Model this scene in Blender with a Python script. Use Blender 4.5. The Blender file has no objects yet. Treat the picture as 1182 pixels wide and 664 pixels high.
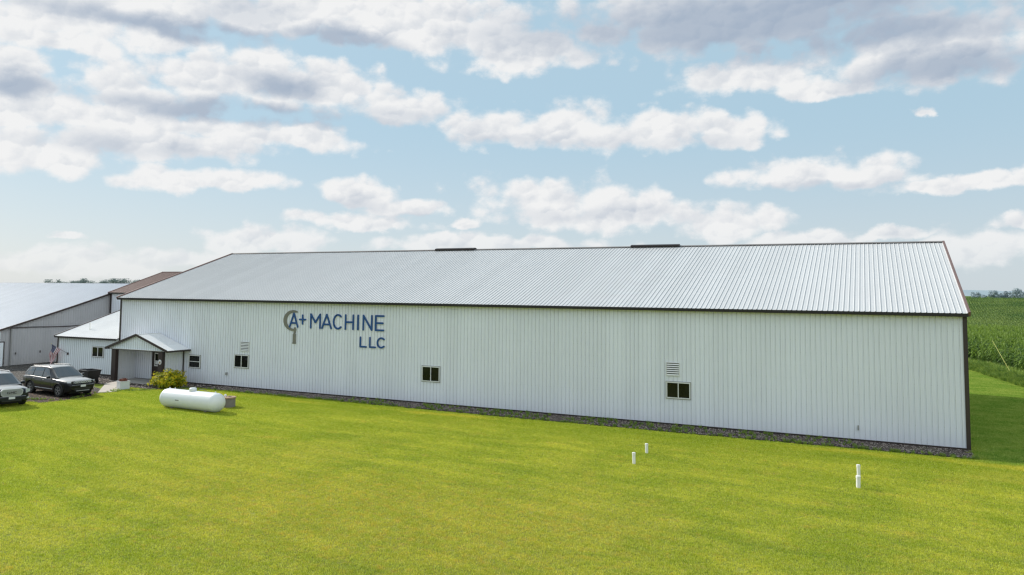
import bpy, bmesh, math, random
from mathutils import Vector, Matrix, noise as mnoise
from mathutils.geometry import tessellate_polygon
random.seed(7)
SC = bpy.context.scene
COL = SC.collection
R = math.radians

# ------------------------------------------------------------------ nodes
class NT:
    """tiny helper to write node trees"""
    def __init__(s, tree):
        s.t = tree; s.n = tree.nodes; s.l = tree.links
    def node(s, typ, **kw):
        nd = s.n.new(typ)
        for k, v in kw.items():
            if k.startswith('i_'):
                key = k[2:]
                nd.inputs[int(key) if key.isdigit() else key.replace('_', ' ')].default_value = v
            else:
                setattr(nd, k, v)
        return nd
    def link(s, a, b): s.l.new(a, b)
    def _in(s, sock, v):
        if isinstance(v, bpy.types.NodeSocket): s.l.new(v, sock)
        elif v is not None: sock.default_value = v
    def math(s, op, a, b=None, c=None, clamp=False):
        nd = s.n.new('ShaderNodeMath'); nd.operation = op; nd.use_clamp = clamp
        s._in(nd.inputs[0], a); s._in(nd.inputs[1], b); s._in(nd.inputs[2], c)
        return nd.outputs[0]
    def vmath(s, op, a, b=None, out=0):
        nd = s.n.new('ShaderNodeVectorMath'); nd.operation = op
        s._in(nd.inputs[0], a); s._in(nd.inputs[1], b)
        return nd.outputs['Value'] if op in ('LENGTH', 'DOT_PRODUCT') else nd.outputs[0]
    def noise(s, vec, scale, detail=4, rough=0.5, dist=0.0, out='Fac'):
        nd = s.n.new('ShaderNodeTexNoise'); s._in(nd.inputs['Vector'], vec)
        nd.inputs['Scale'].default_value = scale; nd.inputs['Detail'].default_value = detail
        nd.inputs['Roughness'].default_value = rough; nd.inputs['Distortion'].default_value = dist
        return nd.outputs[out]
    def ss(s, v, a, b, lo=0.0, hi=1.0):
        nd = s.n.new('ShaderNodeMapRange'); nd.interpolation_type = 'SMOOTHSTEP'
        s._in(nd.inputs[0], v); s._in(nd.inputs[1], a); s._in(nd.inputs[2], b); s._in(nd.inputs[3], lo); s._in(nd.inputs[4], hi)
        return nd.outputs[0]
    def mix(s, f, a, b, blend='MIX'):
        nd = s.n.new('ShaderNodeMix'); nd.data_type = 'RGBA'; nd.blend_type = blend
        s._in(nd.inputs[0], f)
        s._in(nd.inputs[6], a if isinstance(a, bpy.types.NodeSocket) else (*a, 1) if len(a) == 3 else a)
        s._in(nd.inputs[7], b if isinstance(b, bpy.types.NodeSocket) else (*b, 1) if len(b) == 3 else b)
        return nd.outputs[2]
    def scale(s, v, xyz):
        return s.vmath('MULTIPLY', v, xyz)

def sr(r, g, b):
    f = lambda c: (c/255/12.92) if c/255 <= 0.04045 else ((c/255+0.055)/1.055)**2.4
    return (f(r), f(g), f(b))

def material(name):
    m = bpy.data.materials.new(name); m.use_nodes = True
    nt = NT(m.node_tree); b = m.node_tree.nodes['Principled BSDF']
    return m, nt, b

def simple(name, col, rough=0.5, metal=0.0, var=0.12, scale=3.0, bump=0.0, coat=0.0, spec=0.5, bscale=60):
    m, nt, b = material(name)
    tc = nt.node('ShaderNodeTexCoord').outputs['Object']
    n = nt.noise(tc, scale, 5, 0.6)
    k = nt.math('MULTIPLY_ADD', n, 2*var, 1-var)
    c = nt.vmath('SCALE', (*col,)); nd = c.node; nd.inputs['Scale'].default_value = 1; nt.link(k, nd.inputs['Scale'])
    nt.link(c, b.inputs['Base Color'])
    rr = nt.math('MULTIPLY_ADD', nt.noise(tc, scale*4, 3), 0.15, rough-0.075)
    nt.link(rr, b.inputs['Roughness'])
    b.inputs['Metallic'].default_value = metal
    b.inputs['Coat Weight'].default_value = coat
    b.inputs['Coat Roughness'].default_value = 0.04
    b.inputs['Specular IOR Level'].default_value = spec
    if bump:
        bp = nt.node('ShaderNodeBump'); bp.inputs['Strength'].default_value = bump; bp.inputs['Distance'].default_value = 0.01
        nt.link(nt.noise(tc, bscale, 4), bp.inputs['Height']); nt.link(bp.outputs[0], b.inputs['Normal'])
    return m

# ------------------------------------------------------------------ object helpers
def tag(o, label=None, cat=None, group=None, kind=None):
    if label: o['label'] = label
    if cat: o['category'] = cat
    if group: o['group'] = group
    if kind: o['kind'] = kind
    return o

def empty(name, loc=(0, 0, 0), rz=0.0, label=None, cat=None, group=None, parent=None):
    o = bpy.data.objects.new(name, None); COL.objects.link(o)
    o.location = loc; o.rotation_euler = (0, 0, rz); o.empty_display_size = 0.2
    if parent: o.parent = parent
    return tag(o, label, cat, group)

class MB:
    """mesh builder"""
    def __init__(s): s.v = []; s.f = []; s.mi = []
    def add(s, vs, fs, mi=0):
        k = len(s.v); s.v += [tuple(v) for v in vs]
        s.f += [tuple(i+k for i in f) for f in fs]; s.mi += [mi]*len(fs)
        return s
    def box(s, x0, x1, y0, y1, z0, z1, mi=0):
        return s.add([(x0,y0,z0),(x1,y0,z0),(x1,y1,z0),(x0,y1,z0),(x0,y0,z1),(x1,y0,z1),(x1,y1,z1),(x0,y1,z1)],
                     [(0,3,2,1),(4,5,6,7),(0,1,5,4),(1,2,6,5),(2,3,7,6),(3,0,4,7)], mi)
    def beam(s, a, b, w, h, up=(0, 0, 1), mi=0):
        a, b = Vector(a), Vector(b); d = (b-a).normalized(); up = Vector(up)
        r = d.cross(up).normalized()*w/2; u = r.cross(d).normalized()*h/2
        return s.add([a-r-u, a+r-u, a+r+u, a-r+u, b-r-u, b+r-u, b+r+u, b-r+u],
                     [(0,1,2,3),(7,6,5,4),(0,4,5,1),(1,5,6,2),(2,6,7,3),(3,7,4,0)], mi)
    def tube(s, pts, rad, n=8, mi=0, caps=True):
        pts = [Vector(p) for p in pts]; rs = rad if isinstance(rad, (list, tuple)) else [rad]*len(pts)
        k = len(s.v); prev = None
        for i, p in enumerate(pts):
            d = (pts[min(i+1, len(pts)-1)]-pts[max(i-1, 0)]).normalized()
            a = Vector((0, 0, 1)) if abs(d.z) < .9 else Vector((1, 0, 0))
            if prev is not None and prev.cross(d).length > 1e-4: a = prev
            x = (a - d*a.dot(d)).normalized(); y = d.cross(x); prev = x
            for j in range(n):
                t = 2*math.pi*j/n; s.v.append(tuple(p+(x*math.cos(t)+y*math.sin(t))*rs[i]))
        for i in range(len(pts)-1):
            for j in range(n):
                s.f.append((k+i*n+j, k+i*n+(j+1) % n, k+(i+1)*n+(j+1) % n, k+(i+1)*n+j)); s.mi.append(mi)
        if caps:
            s.f.append(tuple(k+j for j in reversed(range(n)))); s.mi.append(mi)
            s.f.append(tuple(k+(len(pts)-1)*n+j for j in range(n))); s.mi.append(mi)
        return s
    def lathe(s, prof, n=32, axis='Z', at=(0, 0, 0), mi=0):
        """prof: (radius, height) list along axis"""
        k = len(s.v)
        for r_, h in prof:
            for j in range(n):
                t = 2*math.pi*j/n; a, b = r_*math.cos(t), r_*math.sin(t)
                p = {'Z': (a, b, h), 'X': (h, a, b), 'Y': (b, h, a)}[axis]
                s.v.append((p[0]+at[0], p[1]+at[1], p[2]+at[2]))
        for i in range(len(prof)-1):
            for j in range(n):
                s.f.append((k+i*n+j, k+i*n+(j+1) % n, k+(i+1)*n+(j+1) % n, k+(i+1)*n+j)); s.mi.append(mi)
        s.f.append(tuple(k+j for j in reversed(range(n)))); s.mi.append(mi)
        s.f.append(tuple(k+(len(prof)-1)*n+j for j in range(n))); s.mi.append(mi)
        return s
    def build(s, name, mats, parent=None, smooth=False, bevel=0.0, loc=None):
        me = bpy.data.meshes.new(name); me.from_pydata(s.v, [], s.f)
        mats = mats if isinstance(mats, (list, tuple)) else [mats]
        for m in mats: me.materials.append(m)
        if len(mats) > 1: me.polygons.foreach_set('material_index', s.mi)
        if smooth: me.polygons.foreach_set('use_smooth', [True]*len(me.polygons))
        me.update()
        o = bpy.data.objects.new(name, me); COL.objects.link(o)
        if parent: o.parent = parent
        if loc: o.location = loc
        if bevel:
            md = o.modifiers.new('bevel', 'BEVEL'); md.width = bevel; md.segments = 2; md.limit_method = 'ANGLE'
        return o

def ribbed(mb, P0, U, V, N, width, height, pitch=0.2286, rib=0.022, start=0.0, lo=None, mi=0):
    """steel cladding: trapezoid ribs every 9 in; height / lo are numbers or functions of u"""
    P0, U, V, N = Vector(P0), Vector(U).normalized(), Vector(V).normalized(), Vector(N).normalized()
    hf = height if callable(height) else (lambda u: height)
    lf = lo if callable(lo) else (lambda u: (lo or 0.0))
    us = [(0.0, 0.0)]
    k = 0; p = pitch
    while True:
        b = start+k*p
        if b-0.04 > width: break
        for du, n in ((p*0.36, 0), (p*0.385, .004), (p*0.42, .004), (p*0.445, 0), (p-.064, 0), (p-.044, rib), (p-.022, rib), (p-.002, 0)):
            u = b+du
            if 0 < u < width: us.append((u, n))
        k += 1
    us.append((width, 0.0))
    vs = []
    for u, n in us:
        vs.append(P0+U*u+V*lf(u)+N*n); vs.append(P0+U*u+V*hf(u)+N*n)
    for i in range(len(us)-1):
        seam = us[i][1] > .012 and us[i+1][1] < .004  # this flank gets the copy with rib shade in its colour
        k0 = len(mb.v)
        mb.add([vs[2*i], vs[2*i+2], vs[2*i+3], vs[2*i+1]], [(0, 1, 2, 3)], 1 if seam else 0)  # slot 1: rib shade painted into the colour
    return mb

# ------------------------------------------------------------------ terrain
def smooth(a, b, x):
    t = min(1, max(0, (x-a)/(b-a))); return t*t*(3-2*t)
def terrain(x, y):
    h = -3.2*smooth(84, 128, y) + 6.6*smooth(128, 330, y) - 3.4*smooth(345, 700, y)
    return h

# ------------------------------------------------------------------ materials
def lawn_colour(nt, pos):
    """shared by the turf and its blades: large patches in world space"""
    p = nt.scale(pos, (1, 1, 0))
    big = nt.noise(nt.scale(p, (.10, .16, 0)), 1, 3, .55, .6)
    streak = nt.noise(nt.vmath('ADD', nt.scale(p, (.14, .9, 0)), (7, 3, 0)), 1, 4, .6, .9)
    patch = nt.noise(nt.vmath('ADD', nt.scale(p, (.35, .55, 0)), (31, 9, 0)), 1, 5, .62)
    fine = nt.noise(nt.scale(p, (5, 5, 0)), 1, 4, .7)
    c = nt.mix(nt.ss(patch, .34, .66), sr(153, 165, 60), sr(186, 187, 80))
    c = nt.mix(nt.math('MULTIPLY', nt.ss(streak, .52, .72), .8), c, sr(134, 152, 56))
    c = nt.mix(nt.math('MULTIPLY', nt.ss(big, .5, .72), .6), c, sr(190, 184, 88))
    y2 = nt.noise(nt.vmath('ADD', nt.scale(p, (.5, .8, 0)), (3, 77, 0)), 1, 5, .7)
    c = nt.mix(nt.math('MULTIPLY', nt.ss(y2, .54, .72), .6), c, sr(196, 176, 90))
    y3 = nt.noise(nt.vmath('ADD', nt.scale(p, (2.4, 3.4, 0)), (13, 7, 0)), 1, 5, .7)
    c = nt.mix(nt.math('MULTIPLY', nt.ss(y3, .55, .72), .6), c, sr(202, 168, 88))
    c = nt.mix(nt.math('MULTIPLY', nt.ss(y3, .45, .30), .6), c, sr(124, 150, 48))
    c = nt.mix(nt.math('MULTIPLY', nt.ss(fine, .48, .72), .55), c, sr(100, 122, 38))
    fine2 = nt.noise(nt.scale(p, (13, 13, 0)), 1, 3, .7)
    c = nt.mix(nt.math('MULTIPLY', nt.ss(fine2, .50, .68), .55), c, sr(88, 110, 34))
    c = nt.mix(nt.math('MULTIPLY', nt.ss(fine2, .44, .30), .45), c, sr(206, 204, 100))
    # faint mower passes, a parched belt in the middle of the lawn, fresher grass towards the entrance
    sp0 = nt.node('ShaderNodeSeparateXYZ'); nt.link(pos, sp0.inputs[0])
    ph = nt.math('ADD', nt.math('MULTIPLY', sp0.outputs[1], 4.6), nt.math('ADD', nt.math('MULTIPLY', sp0.outputs[0], .9), nt.math('MULTIPLY', big, 9)))
    c = nt.mix(nt.math('MULTIPLY', nt.ss(nt.math('SINE', ph), -.3, .6), .22), c, sr(128, 147, 50))
    dv = nt.vmath('LENGTH', nt.vmath('MULTIPLY', nt.vmath('SUBTRACT', p, (-17.5, -19.5, 0)), (.11, .2, 0)))
    warm = nt.math('MULTIPLY', nt.ss(nt.math('ADD', dv, nt.math('MULTIPLY', nt.math('SUBTRACT', y2, .5), 1.6)), .3, 1.3, 1, 0), .36)
    c = nt.mix(warm, c, nt.mix(nt.ss(y3, .4, .65), sr(176, 172, 78), sr(206, 172, 92)))
    c = nt.mix(nt.ss(sp0.outputs[0], -22, -42, 0, .30), c, sr(134, 160, 56))
    # greener and darker close to the long wall, with a parched line just outside it
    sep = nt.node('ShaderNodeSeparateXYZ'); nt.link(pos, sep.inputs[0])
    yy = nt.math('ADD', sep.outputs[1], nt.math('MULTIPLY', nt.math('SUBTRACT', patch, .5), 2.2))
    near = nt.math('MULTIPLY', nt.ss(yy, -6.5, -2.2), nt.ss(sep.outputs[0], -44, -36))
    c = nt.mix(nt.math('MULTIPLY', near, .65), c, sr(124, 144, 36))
    side = nt.math('MULTIPLY', nt.ss(nt.math('ADD', sep.outputs[0], nt.math('MULTIPLY', patch, 1.5)), .4, 1.6), nt.ss(yy, -3.5, -1.5))  # building's shadow tone mixed into the grass colour past its right end
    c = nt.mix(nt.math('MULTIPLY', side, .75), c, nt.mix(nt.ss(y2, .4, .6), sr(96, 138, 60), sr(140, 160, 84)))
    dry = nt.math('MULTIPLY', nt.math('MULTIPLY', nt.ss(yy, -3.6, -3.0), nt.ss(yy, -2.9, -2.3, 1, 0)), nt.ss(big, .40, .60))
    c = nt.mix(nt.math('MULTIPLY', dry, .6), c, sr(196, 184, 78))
    return c

def ground_material():
    m, nt, b = material('lawn_turf')
    pos = nt.node('ShaderNodeNewGeometry').outputs['Position']
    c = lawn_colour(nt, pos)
    c = nt.mix(.45, c, (.045, .06, .02))
    # bare field soil and crops far off
    sep = nt.node('ShaderNodeSeparateXYZ'); nt.link(pos, sep.inputs[0])
    far = nt.ss(nt.vmath('LENGTH', pos), 95, 140)
    crop = nt.mix(nt.noise(nt.scale(pos, (.004, .012, 0)), 1, 4, .6), sr(70, 92, 45), sr(104, 122, 58))
    c = nt.mix(far, c, crop)
    nt.link(c, b.inputs['Base Color']); b.inputs['Roughness'].default_value = .95; b.inputs['Specular IOR Level'].default_value = .1
    bp = nt.node('ShaderNodeBump'); bp.inputs['Strength'].default_value = .5; bp.inputs['Distance'].default_value = .05
    nt.link(nt.noise(pos, 9, 6, .7), bp.inputs['Height']); nt.link(bp.outputs[0], b.inputs['Normal'])
    return m

def blade_material():
    m, nt, b = material('grass_blades')
    pos = nt.node('ShaderNodeNewGeometry').outputs['Position']
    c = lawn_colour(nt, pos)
    tc = nt.node('ShaderNodeTexCoord').outputs['Generated']
    att = nt.node('ShaderNodeAttribute', attribute_name='tint')
    c = nt.mix(nt.ss(att.outputs['Fac'], .0, 1.0, 0, .45), c, sr(205, 204, 130))
    rnd = nt.node('ShaderNodeHueSaturation'); nt.link(c, rnd.inputs['Color'])
    rnd.inputs['Saturation'].default_value = 1.08
    nt.link(nt.math('MULTIPLY_ADD', att.outputs['Fac'], .5, GRASS_V), rnd.inputs['Value'])
    nt.link(rnd.outputs[0], b.inputs['Base Color'])
    b.inputs['Roughness'].default_value = .75; b.inputs['Specular IOR Level'].default_value = .15
    tr = nt.node('ShaderNodeBsdfTranslucent'); nt.link(rnd.outputs[0], tr.inputs[0])
    mx = nt.node('ShaderNodeMixShader'); mx.inputs[0].default_value = .4
    out = m.node_tree.nodes['Material Output']
    nt.link(b.outputs[0], mx.inputs[1]); nt.link(tr.outputs[0], mx.inputs[2]); nt.link(mx.outputs[0], out.inputs[0])
    return m
GRASS_V = 1.18

def cladding(name, base, rough=.38, axis=0, dirt=.10, spec=.5, blotch=.06, bump=.12):
    m, nt, b = material(name)
    tc = nt.node('ShaderNodeTexCoord').outputs['Object']
    sep = nt.node('ShaderNodeSeparateXYZ'); nt.link(tc, sep.inputs[0])
    u = sep.outputs[axis]
    sheet = nt.math('FLOOR', nt.math('MULTIPLY', u, 1/.9144))
    wn = nt.node('ShaderNodeTexWhiteNoise', noise_dimensions='1D'); nt.link(sheet, wn.inputs['W'])
    k = nt.math('MULTIPLY_ADD', wn.outputs[0], .06, .97)
    big = nt.noise(tc, .35, 5, .6)
    k = nt.math('MULTIPLY', k, nt.math('MULTIPLY_ADD', big, blotch*2, 1-blotch))
    c = nt.vmath('SCALE', base); nt.link(k, c.node.inputs['Scale'])
    # run-off streaks and splash dirt near the ground
    st = nt.noise(nt.scale(tc, (9, 9, .35)), 1, 5, .65)
    z = sep.outputs[2]
    low = nt.math('MULTIPLY', nt.ss(z, .0, .9, 1, 0), .9)
    dm = nt.math('MULTIPLY', nt.math('ADD', nt.ss(st, .5, .78), low), dirt)
    c = nt.mix(dm, c, (.30, .28, .23))
    # fine lines of screw heads
    sc = nt.math('LESS_THAN', nt.math('ABSOLUTE', nt.math('SUBTRACT', nt.math('FRACT', nt.math('MULTIPLY', z, 1/.6096)), .5)), .014)
    sx = nt.math('LESS_THAN', nt.math('ABSOLUTE', nt.math('SUBTRACT', nt.math('FRACT', nt.math('MULTIPLY', u, 1/.2286)), .68)), .05)
    c = nt.mix(nt.math('MULTIPLY', nt.math('MULTIPLY', sc, sx), .35), c, (.25, .26, .27))
    nt.link(c, b.inputs['Base Color'])
    nt.link(nt.math('MULTIPLY_ADD', nt.noise(tc, 1.3, 4), .2, rough-.1), b.inputs['Roughness'])
    b.inputs['Specular IOR Level'].default_value = spec
    bp = nt.node('ShaderNodeBump'); bp.inputs['Strength'].default_value = bump; bp.inputs['Distance'].default_value = .02
    nt.link(nt.noise(nt.scale(tc, (1.2, 1.2, .6)), 1, 3), bp.inputs['Height']); nt.link(bp.outputs[0], b.inputs['Normal'])
    return m

def gravel_material(name, a, b_, c_, scale=26, weeds=.0):
    m, nt, b = material(name)
    pos = nt.node('ShaderNodeNewGeometry').outputs['Position']
    v = nt.node('ShaderNodeTexVoronoi'); nt.link(pos, v.inputs['Vector']); v.inputs['Scale'].default_value = scale
    sp = nt.node('ShaderNodeSeparateXYZ'); nt.link(v.outputs['Color'], sp.inputs[0])
    c = nt.mix(sp.outputs[0], a, b_)
    c = nt.mix(nt.ss(nt.noise(pos, .9, 5, .6), .45, .65), c, c_)
    c = nt.mix(nt.ss(v.outputs['Distance'], .25, .6), c, (.03, .028, .026))
    if weeds:
        c = nt.mix(nt.ss(nt.noise(nt.vmath('ADD', pos, (5, 9, 2)), 1.6, 6, .7), .60-weeds*.1, .70-weeds*.1), c, sr(86, 105, 42))
    nt.link(c, b.inputs['Base Color']); b.inputs['Roughness'].default_value = .95; b.inputs['Specular IOR Level'].default_value = .15
    bp = nt.node('ShaderNodeBump'); bp.inputs['Strength'].default_value = .9; bp.inputs['Distance'].default_value = .03
    nt.link(v.outputs['Distance'], bp.inputs['Height']); nt.link(bp.outputs[0], b.inputs['Normal'])
    return m

def leaf_material(name, a, b_, trans=.35, scale=.6, rough=.5, hueatt=True):
    m, nt, b = material(name)
    pos = nt.node('ShaderNodeNewGeometry').outputs['Position']
    n = nt.noise(pos, scale, 4, .7)
    att = nt.node('ShaderNodeAttribute', attribute_name='tint')
    f = nt.math('ADD', nt.math('MULTIPLY', nt.ss(n, .3, .7), .5), nt.math('MULTIPLY', att.outputs['Fac'], .5)) if hueatt else nt.ss(n, .3, .7)
    f = nt.ss(f, .15, .85); c = nt.mix(f, a, b_)
    nt.link(c, b.inputs['Base Color']); b.inputs['Roughness'].default_value = rough; b.inputs['Specular IOR Level'].default_value = .3
    tr = nt.node('ShaderNodeBsdfTranslucent'); nt.link(c, tr.inputs[0])
    mx = nt.node('ShaderNodeMixShader'); mx.inputs[0].default_value = trans
    nt.link(b.outputs[0], mx.inputs[1]); nt.link(tr.outputs[0], mx.inputs[2])
    nt.link(mx.outputs[0], m.node_tree.nodes['Material Output'].inputs[0])
    return m

M = {}
M['wall'] = cladding('white_wall_steel', (.83, .85, .92), .42)
M['wall_side'] = cladding('white_side_steel', (.78, .80, .83), .42, axis=1)
M['shed_wall'] = cladding('shed_wall_steel', (.44, .44, .45), .5, axis=1, dirt=.2)
M['annex_wall'] = cladding('annex_wall_steel', (.80, .85, .88), .42)
M['roof'] = cladding('white_roof_steel', (.63, .63, .63), .36, dirt=.13, spec=.5, blotch=.06, bump=.0)
M['annex_roof'] = cladding('annex_roof_steel', (.80, .80, .80), .4, dirt=.03, bump=0)
M['shed_roof'] = cladding('shed_roof_steel', (.54, .57, .63), .42, dirt=.04, bump=0)
M['brown_roof'] = cladding('brown_roof_steel', (.17, .085, .065), .5, dirt=.12)
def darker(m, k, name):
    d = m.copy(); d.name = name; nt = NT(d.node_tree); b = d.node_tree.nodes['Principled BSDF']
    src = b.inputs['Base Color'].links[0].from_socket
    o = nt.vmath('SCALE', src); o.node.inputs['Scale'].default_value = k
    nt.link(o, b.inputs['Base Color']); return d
CL = {k: [M[k], darker(M[k], q, M[k].name+'_seam')] for k, q in (('wall', .66), ('wall_side', .60), ('shed_wall', .6), ('annex_wall', .62), ('roof', .62), ('annex_roof', .7), ('shed_roof', .8), ('brown_roof', .6))}  # darkened copies paint shade onto one flank of every rib
M['trim'] = simple('dark_brown_trim', (.040, .026, .023), .45, var=.2, scale=1.5)
M['eave'] = simple('blackish_eave_trim', (.014, .010, .010), .5, var=.2, scale=1.5)
M['rake'] = simple('reddish_brown_rake_trim', (.16, .085, .07), .4, var=.2, scale=1.2)  # lighter, redder brown than the corner trim
M['ridge'] = simple('ridge_cap_steel', (.20, .18, .17), .5)
M['vent'] = simple('dark_ridge_vent', (.028, .018, .018), .5)
M['frame'] = simple('white_vinyl_frame', (.72, .72, .70), .4, var=.06)
M['jtrim'] = simple('grey_window_trim', (.30, .30, .29), .5)
def glass_mat(name, col, rough=.06):
    m, nt, b = material(name)
    pos = nt.node('ShaderNodeNewGeometry').outputs['Position']
    c = nt.mix(nt.ss(nt.noise(pos, 2.2, 3), .35, .7), col, tuple(x*.45 for x in col))
    nt.link(c, b.inputs['Base Color']); b.inputs['Roughness'].default_value = rough
    b.inputs['Specular IOR Level'].default_value = .28
    bp = nt.node('ShaderNodeBump'); bp.inputs['Strength'].default_value = .06; bp.inputs['Distance'].default_value = .02
    nt.link(nt.noise(pos, 1.6, 2), bp.inputs['Height']); nt.link(bp.outputs[0], b.inputs['Normal'])
    return m
M['glass'] = glass_mat('dark_window_glass', (.014, .016, .013))
M['louvre'] = simple('louvre_white', (.82, .82, .80), .5)
M['dark'] = simple('dark_void', (.012, .011, .011), .8)
M['concrete'] = simple('concrete_slab', (.40, .38, .35), .9, var=.25, scale=1.3, bump=.4)
M['foundation'] = simple('dark_grade_board', (.045, .035, .03), .8, var=.4, scale=1.5, bump=.4)
M['walk'] = simple('concrete_walk', (.52, .46, .40), .9, var=.18, scale=1.1, bump=.4)
M['blue'] = simple('blue_sign_letters', (.010, .075, .26), .35, var=.05)
M['steel_paint'] = simple('grey_emblem_metal', (.21, .20, .165), .55, var=.15)
M['black_plastic'] = simple('black_plastic', (.018, .018, .020), .5)
M['white_paint'] = simple('white_tank_paint', (.80, .81, .82), .32, var=.04, scale=.8)
M['pvc'] = simple('white_pvc', (.84, .83, .80), .4, var=.05)
M['timber_white'] = simple('white_planter_paint', (.70, .72, .74), .6, var=.1)
M['yellow'] = simple('yellow_plastic', (.62, .60, .14), .5)
M['door'] = simple('dark_brown_door', (.030, .018, .016), .4)
M['tan'] = simple('tan_lid', (.36, .24, .16), .8)
M['riser'] = simple('grey_brown_concrete', (.24, .215, .19), .9, var=.25, scale=5, bump=.5)
M['rubber'] = simple('tyre_rubber', (.018, .018, .019), .8)
M['alloy'] = simple('grey_alloy', (.26, .26, .27), .4, metal=.3)
M['chrome'] = simple('chrome', (.46, .47, .50), .55, metal=.0)
def paint(name, col):
    m, nt, b = material(name)
    tc = nt.node('ShaderNodeTexCoord').outputs['Object']
    c = nt.mix(nt.noise(tc, 6, 5, .6), col, tuple(min(1, x*1.5+.001) for x in col))
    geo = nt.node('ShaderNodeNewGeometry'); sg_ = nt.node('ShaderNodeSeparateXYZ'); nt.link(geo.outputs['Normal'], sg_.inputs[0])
    top_glare = nt.math('MULTIPLY', nt.ss(sg_.outputs[2], .78, .98), nt.math('MULTIPLY_ADD', nt.noise(tc, 2.5, 5, .6), .4, .6))  # sky glare on hood and roof, painted as pale upward faces
    c = nt.mix(nt.math('MULTIPLY', top_glare, .9), c, (.62, .62, .61))
    nt.link(c, b.inputs['Base Color']); nt.link(nt.math('MULTIPLY_ADD', top_glare, -.1, .1), b.inputs['Metallic'])
    nt.link(nt.math('MULTIPLY_ADD', nt.noise(tc, 3, 3), .10, .34), b.inputs['Roughness'])
    b.inputs['Coat Weight'].default_value = 1; b.inputs['Coat Roughness'].default_value = .05; b.inputs['Coat IOR'].default_value = 1.28
    b.inputs['Specular IOR Level'].default_value = .15
    return m
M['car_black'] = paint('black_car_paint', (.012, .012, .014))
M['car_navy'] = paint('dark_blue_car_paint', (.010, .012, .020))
m_, nt_, b_ = material('car_glass')
b_.inputs['Base Color'].default_value = (.02, .025, .03, 1); b_.inputs['Roughness'].default_value = .03
b_.inputs['Coat Weight'].default_value = 1; b_.inputs['Coat IOR'].default_value = 1.6; b_.inputs['Coat Roughness'].default_value = .02
M['car_glass'] = m_
M['bright'] = simple('bright_trim', (.70, .71, .73), .35)
M['lamp'] = simple('headlight_lens', (.50, .53, .56), .2, metal=.0, coat=1)
M['amber'] = simple('tail_lamp', (.35, .03, .02), .2, coat=1)
M['plate'] = simple('licence_plate', (.72, .73, .74), .5)
M['turf'] = ground_material()
M['blade'] = blade_material()
M['gravel'] = gravel_material('gravel_bed', sr(84, 70, 64), sr(150, 136, 126), sr(90, 70, 60), 24, weeds=.25)
M['drive'] = gravel_material('gravel_drive', sr(118, 113, 108), sr(150, 145, 138), sr(128, 118, 108), 14)
M['dirt'] = gravel_material('bare_dirt', sr(108, 86, 70), sr(142, 116, 96), sr(112, 84, 64), 10, weeds=.0)
M['mulch'] = gravel_material('dark_stone_bed', sr(66, 58, 54), sr(120, 108, 100), sr(84, 70, 62), 16)

# ------------------------------------------------------------------ camera
F_PX = 862.75
cam = bpy.data.cameras.new('camera'); co = bpy.data.objects.new('camera', cam); COL.objects.link(co)
cam.sensor_width = 36; cam.lens = F_PX/1182*36; cam.shift_y = (276.2-332)/1182
cam.clip_start = .1; cam.clip_end = 12000
cr = Vector((0.90334822, 0.42881156, 0.00909014)); cu = Vector((0.02082008, -0.06500925, 0.99766744)); cf = Vector((-0.42840227, 0.90105185, 0.06765388))
mat = Matrix((cr, cu, -cf)).transposed().to_4x4(); mat.translation = Vector((-3.7268, -38.8035, 6.857))
co.matrix_world = mat; SC.camera = co
CAM = mat.translation.copy()

# ------------------------------------------------------------------ sun
sun_dir = Vector((-1.55, .29, 1)).normalized()
sd = bpy.data.lights.new('sun', 'SUN'); so = bpy.data.objects.new('sun', sd); COL.objects.link(so)
sd.energy = 4.2; sd.angle = R(.6); sd.color = (1, .955, .88)
so.rotation_euler = (-sun_dir).to_track_quat('-Z', 'Y').to_euler(); so.location = (-60, 0, 60)

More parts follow.
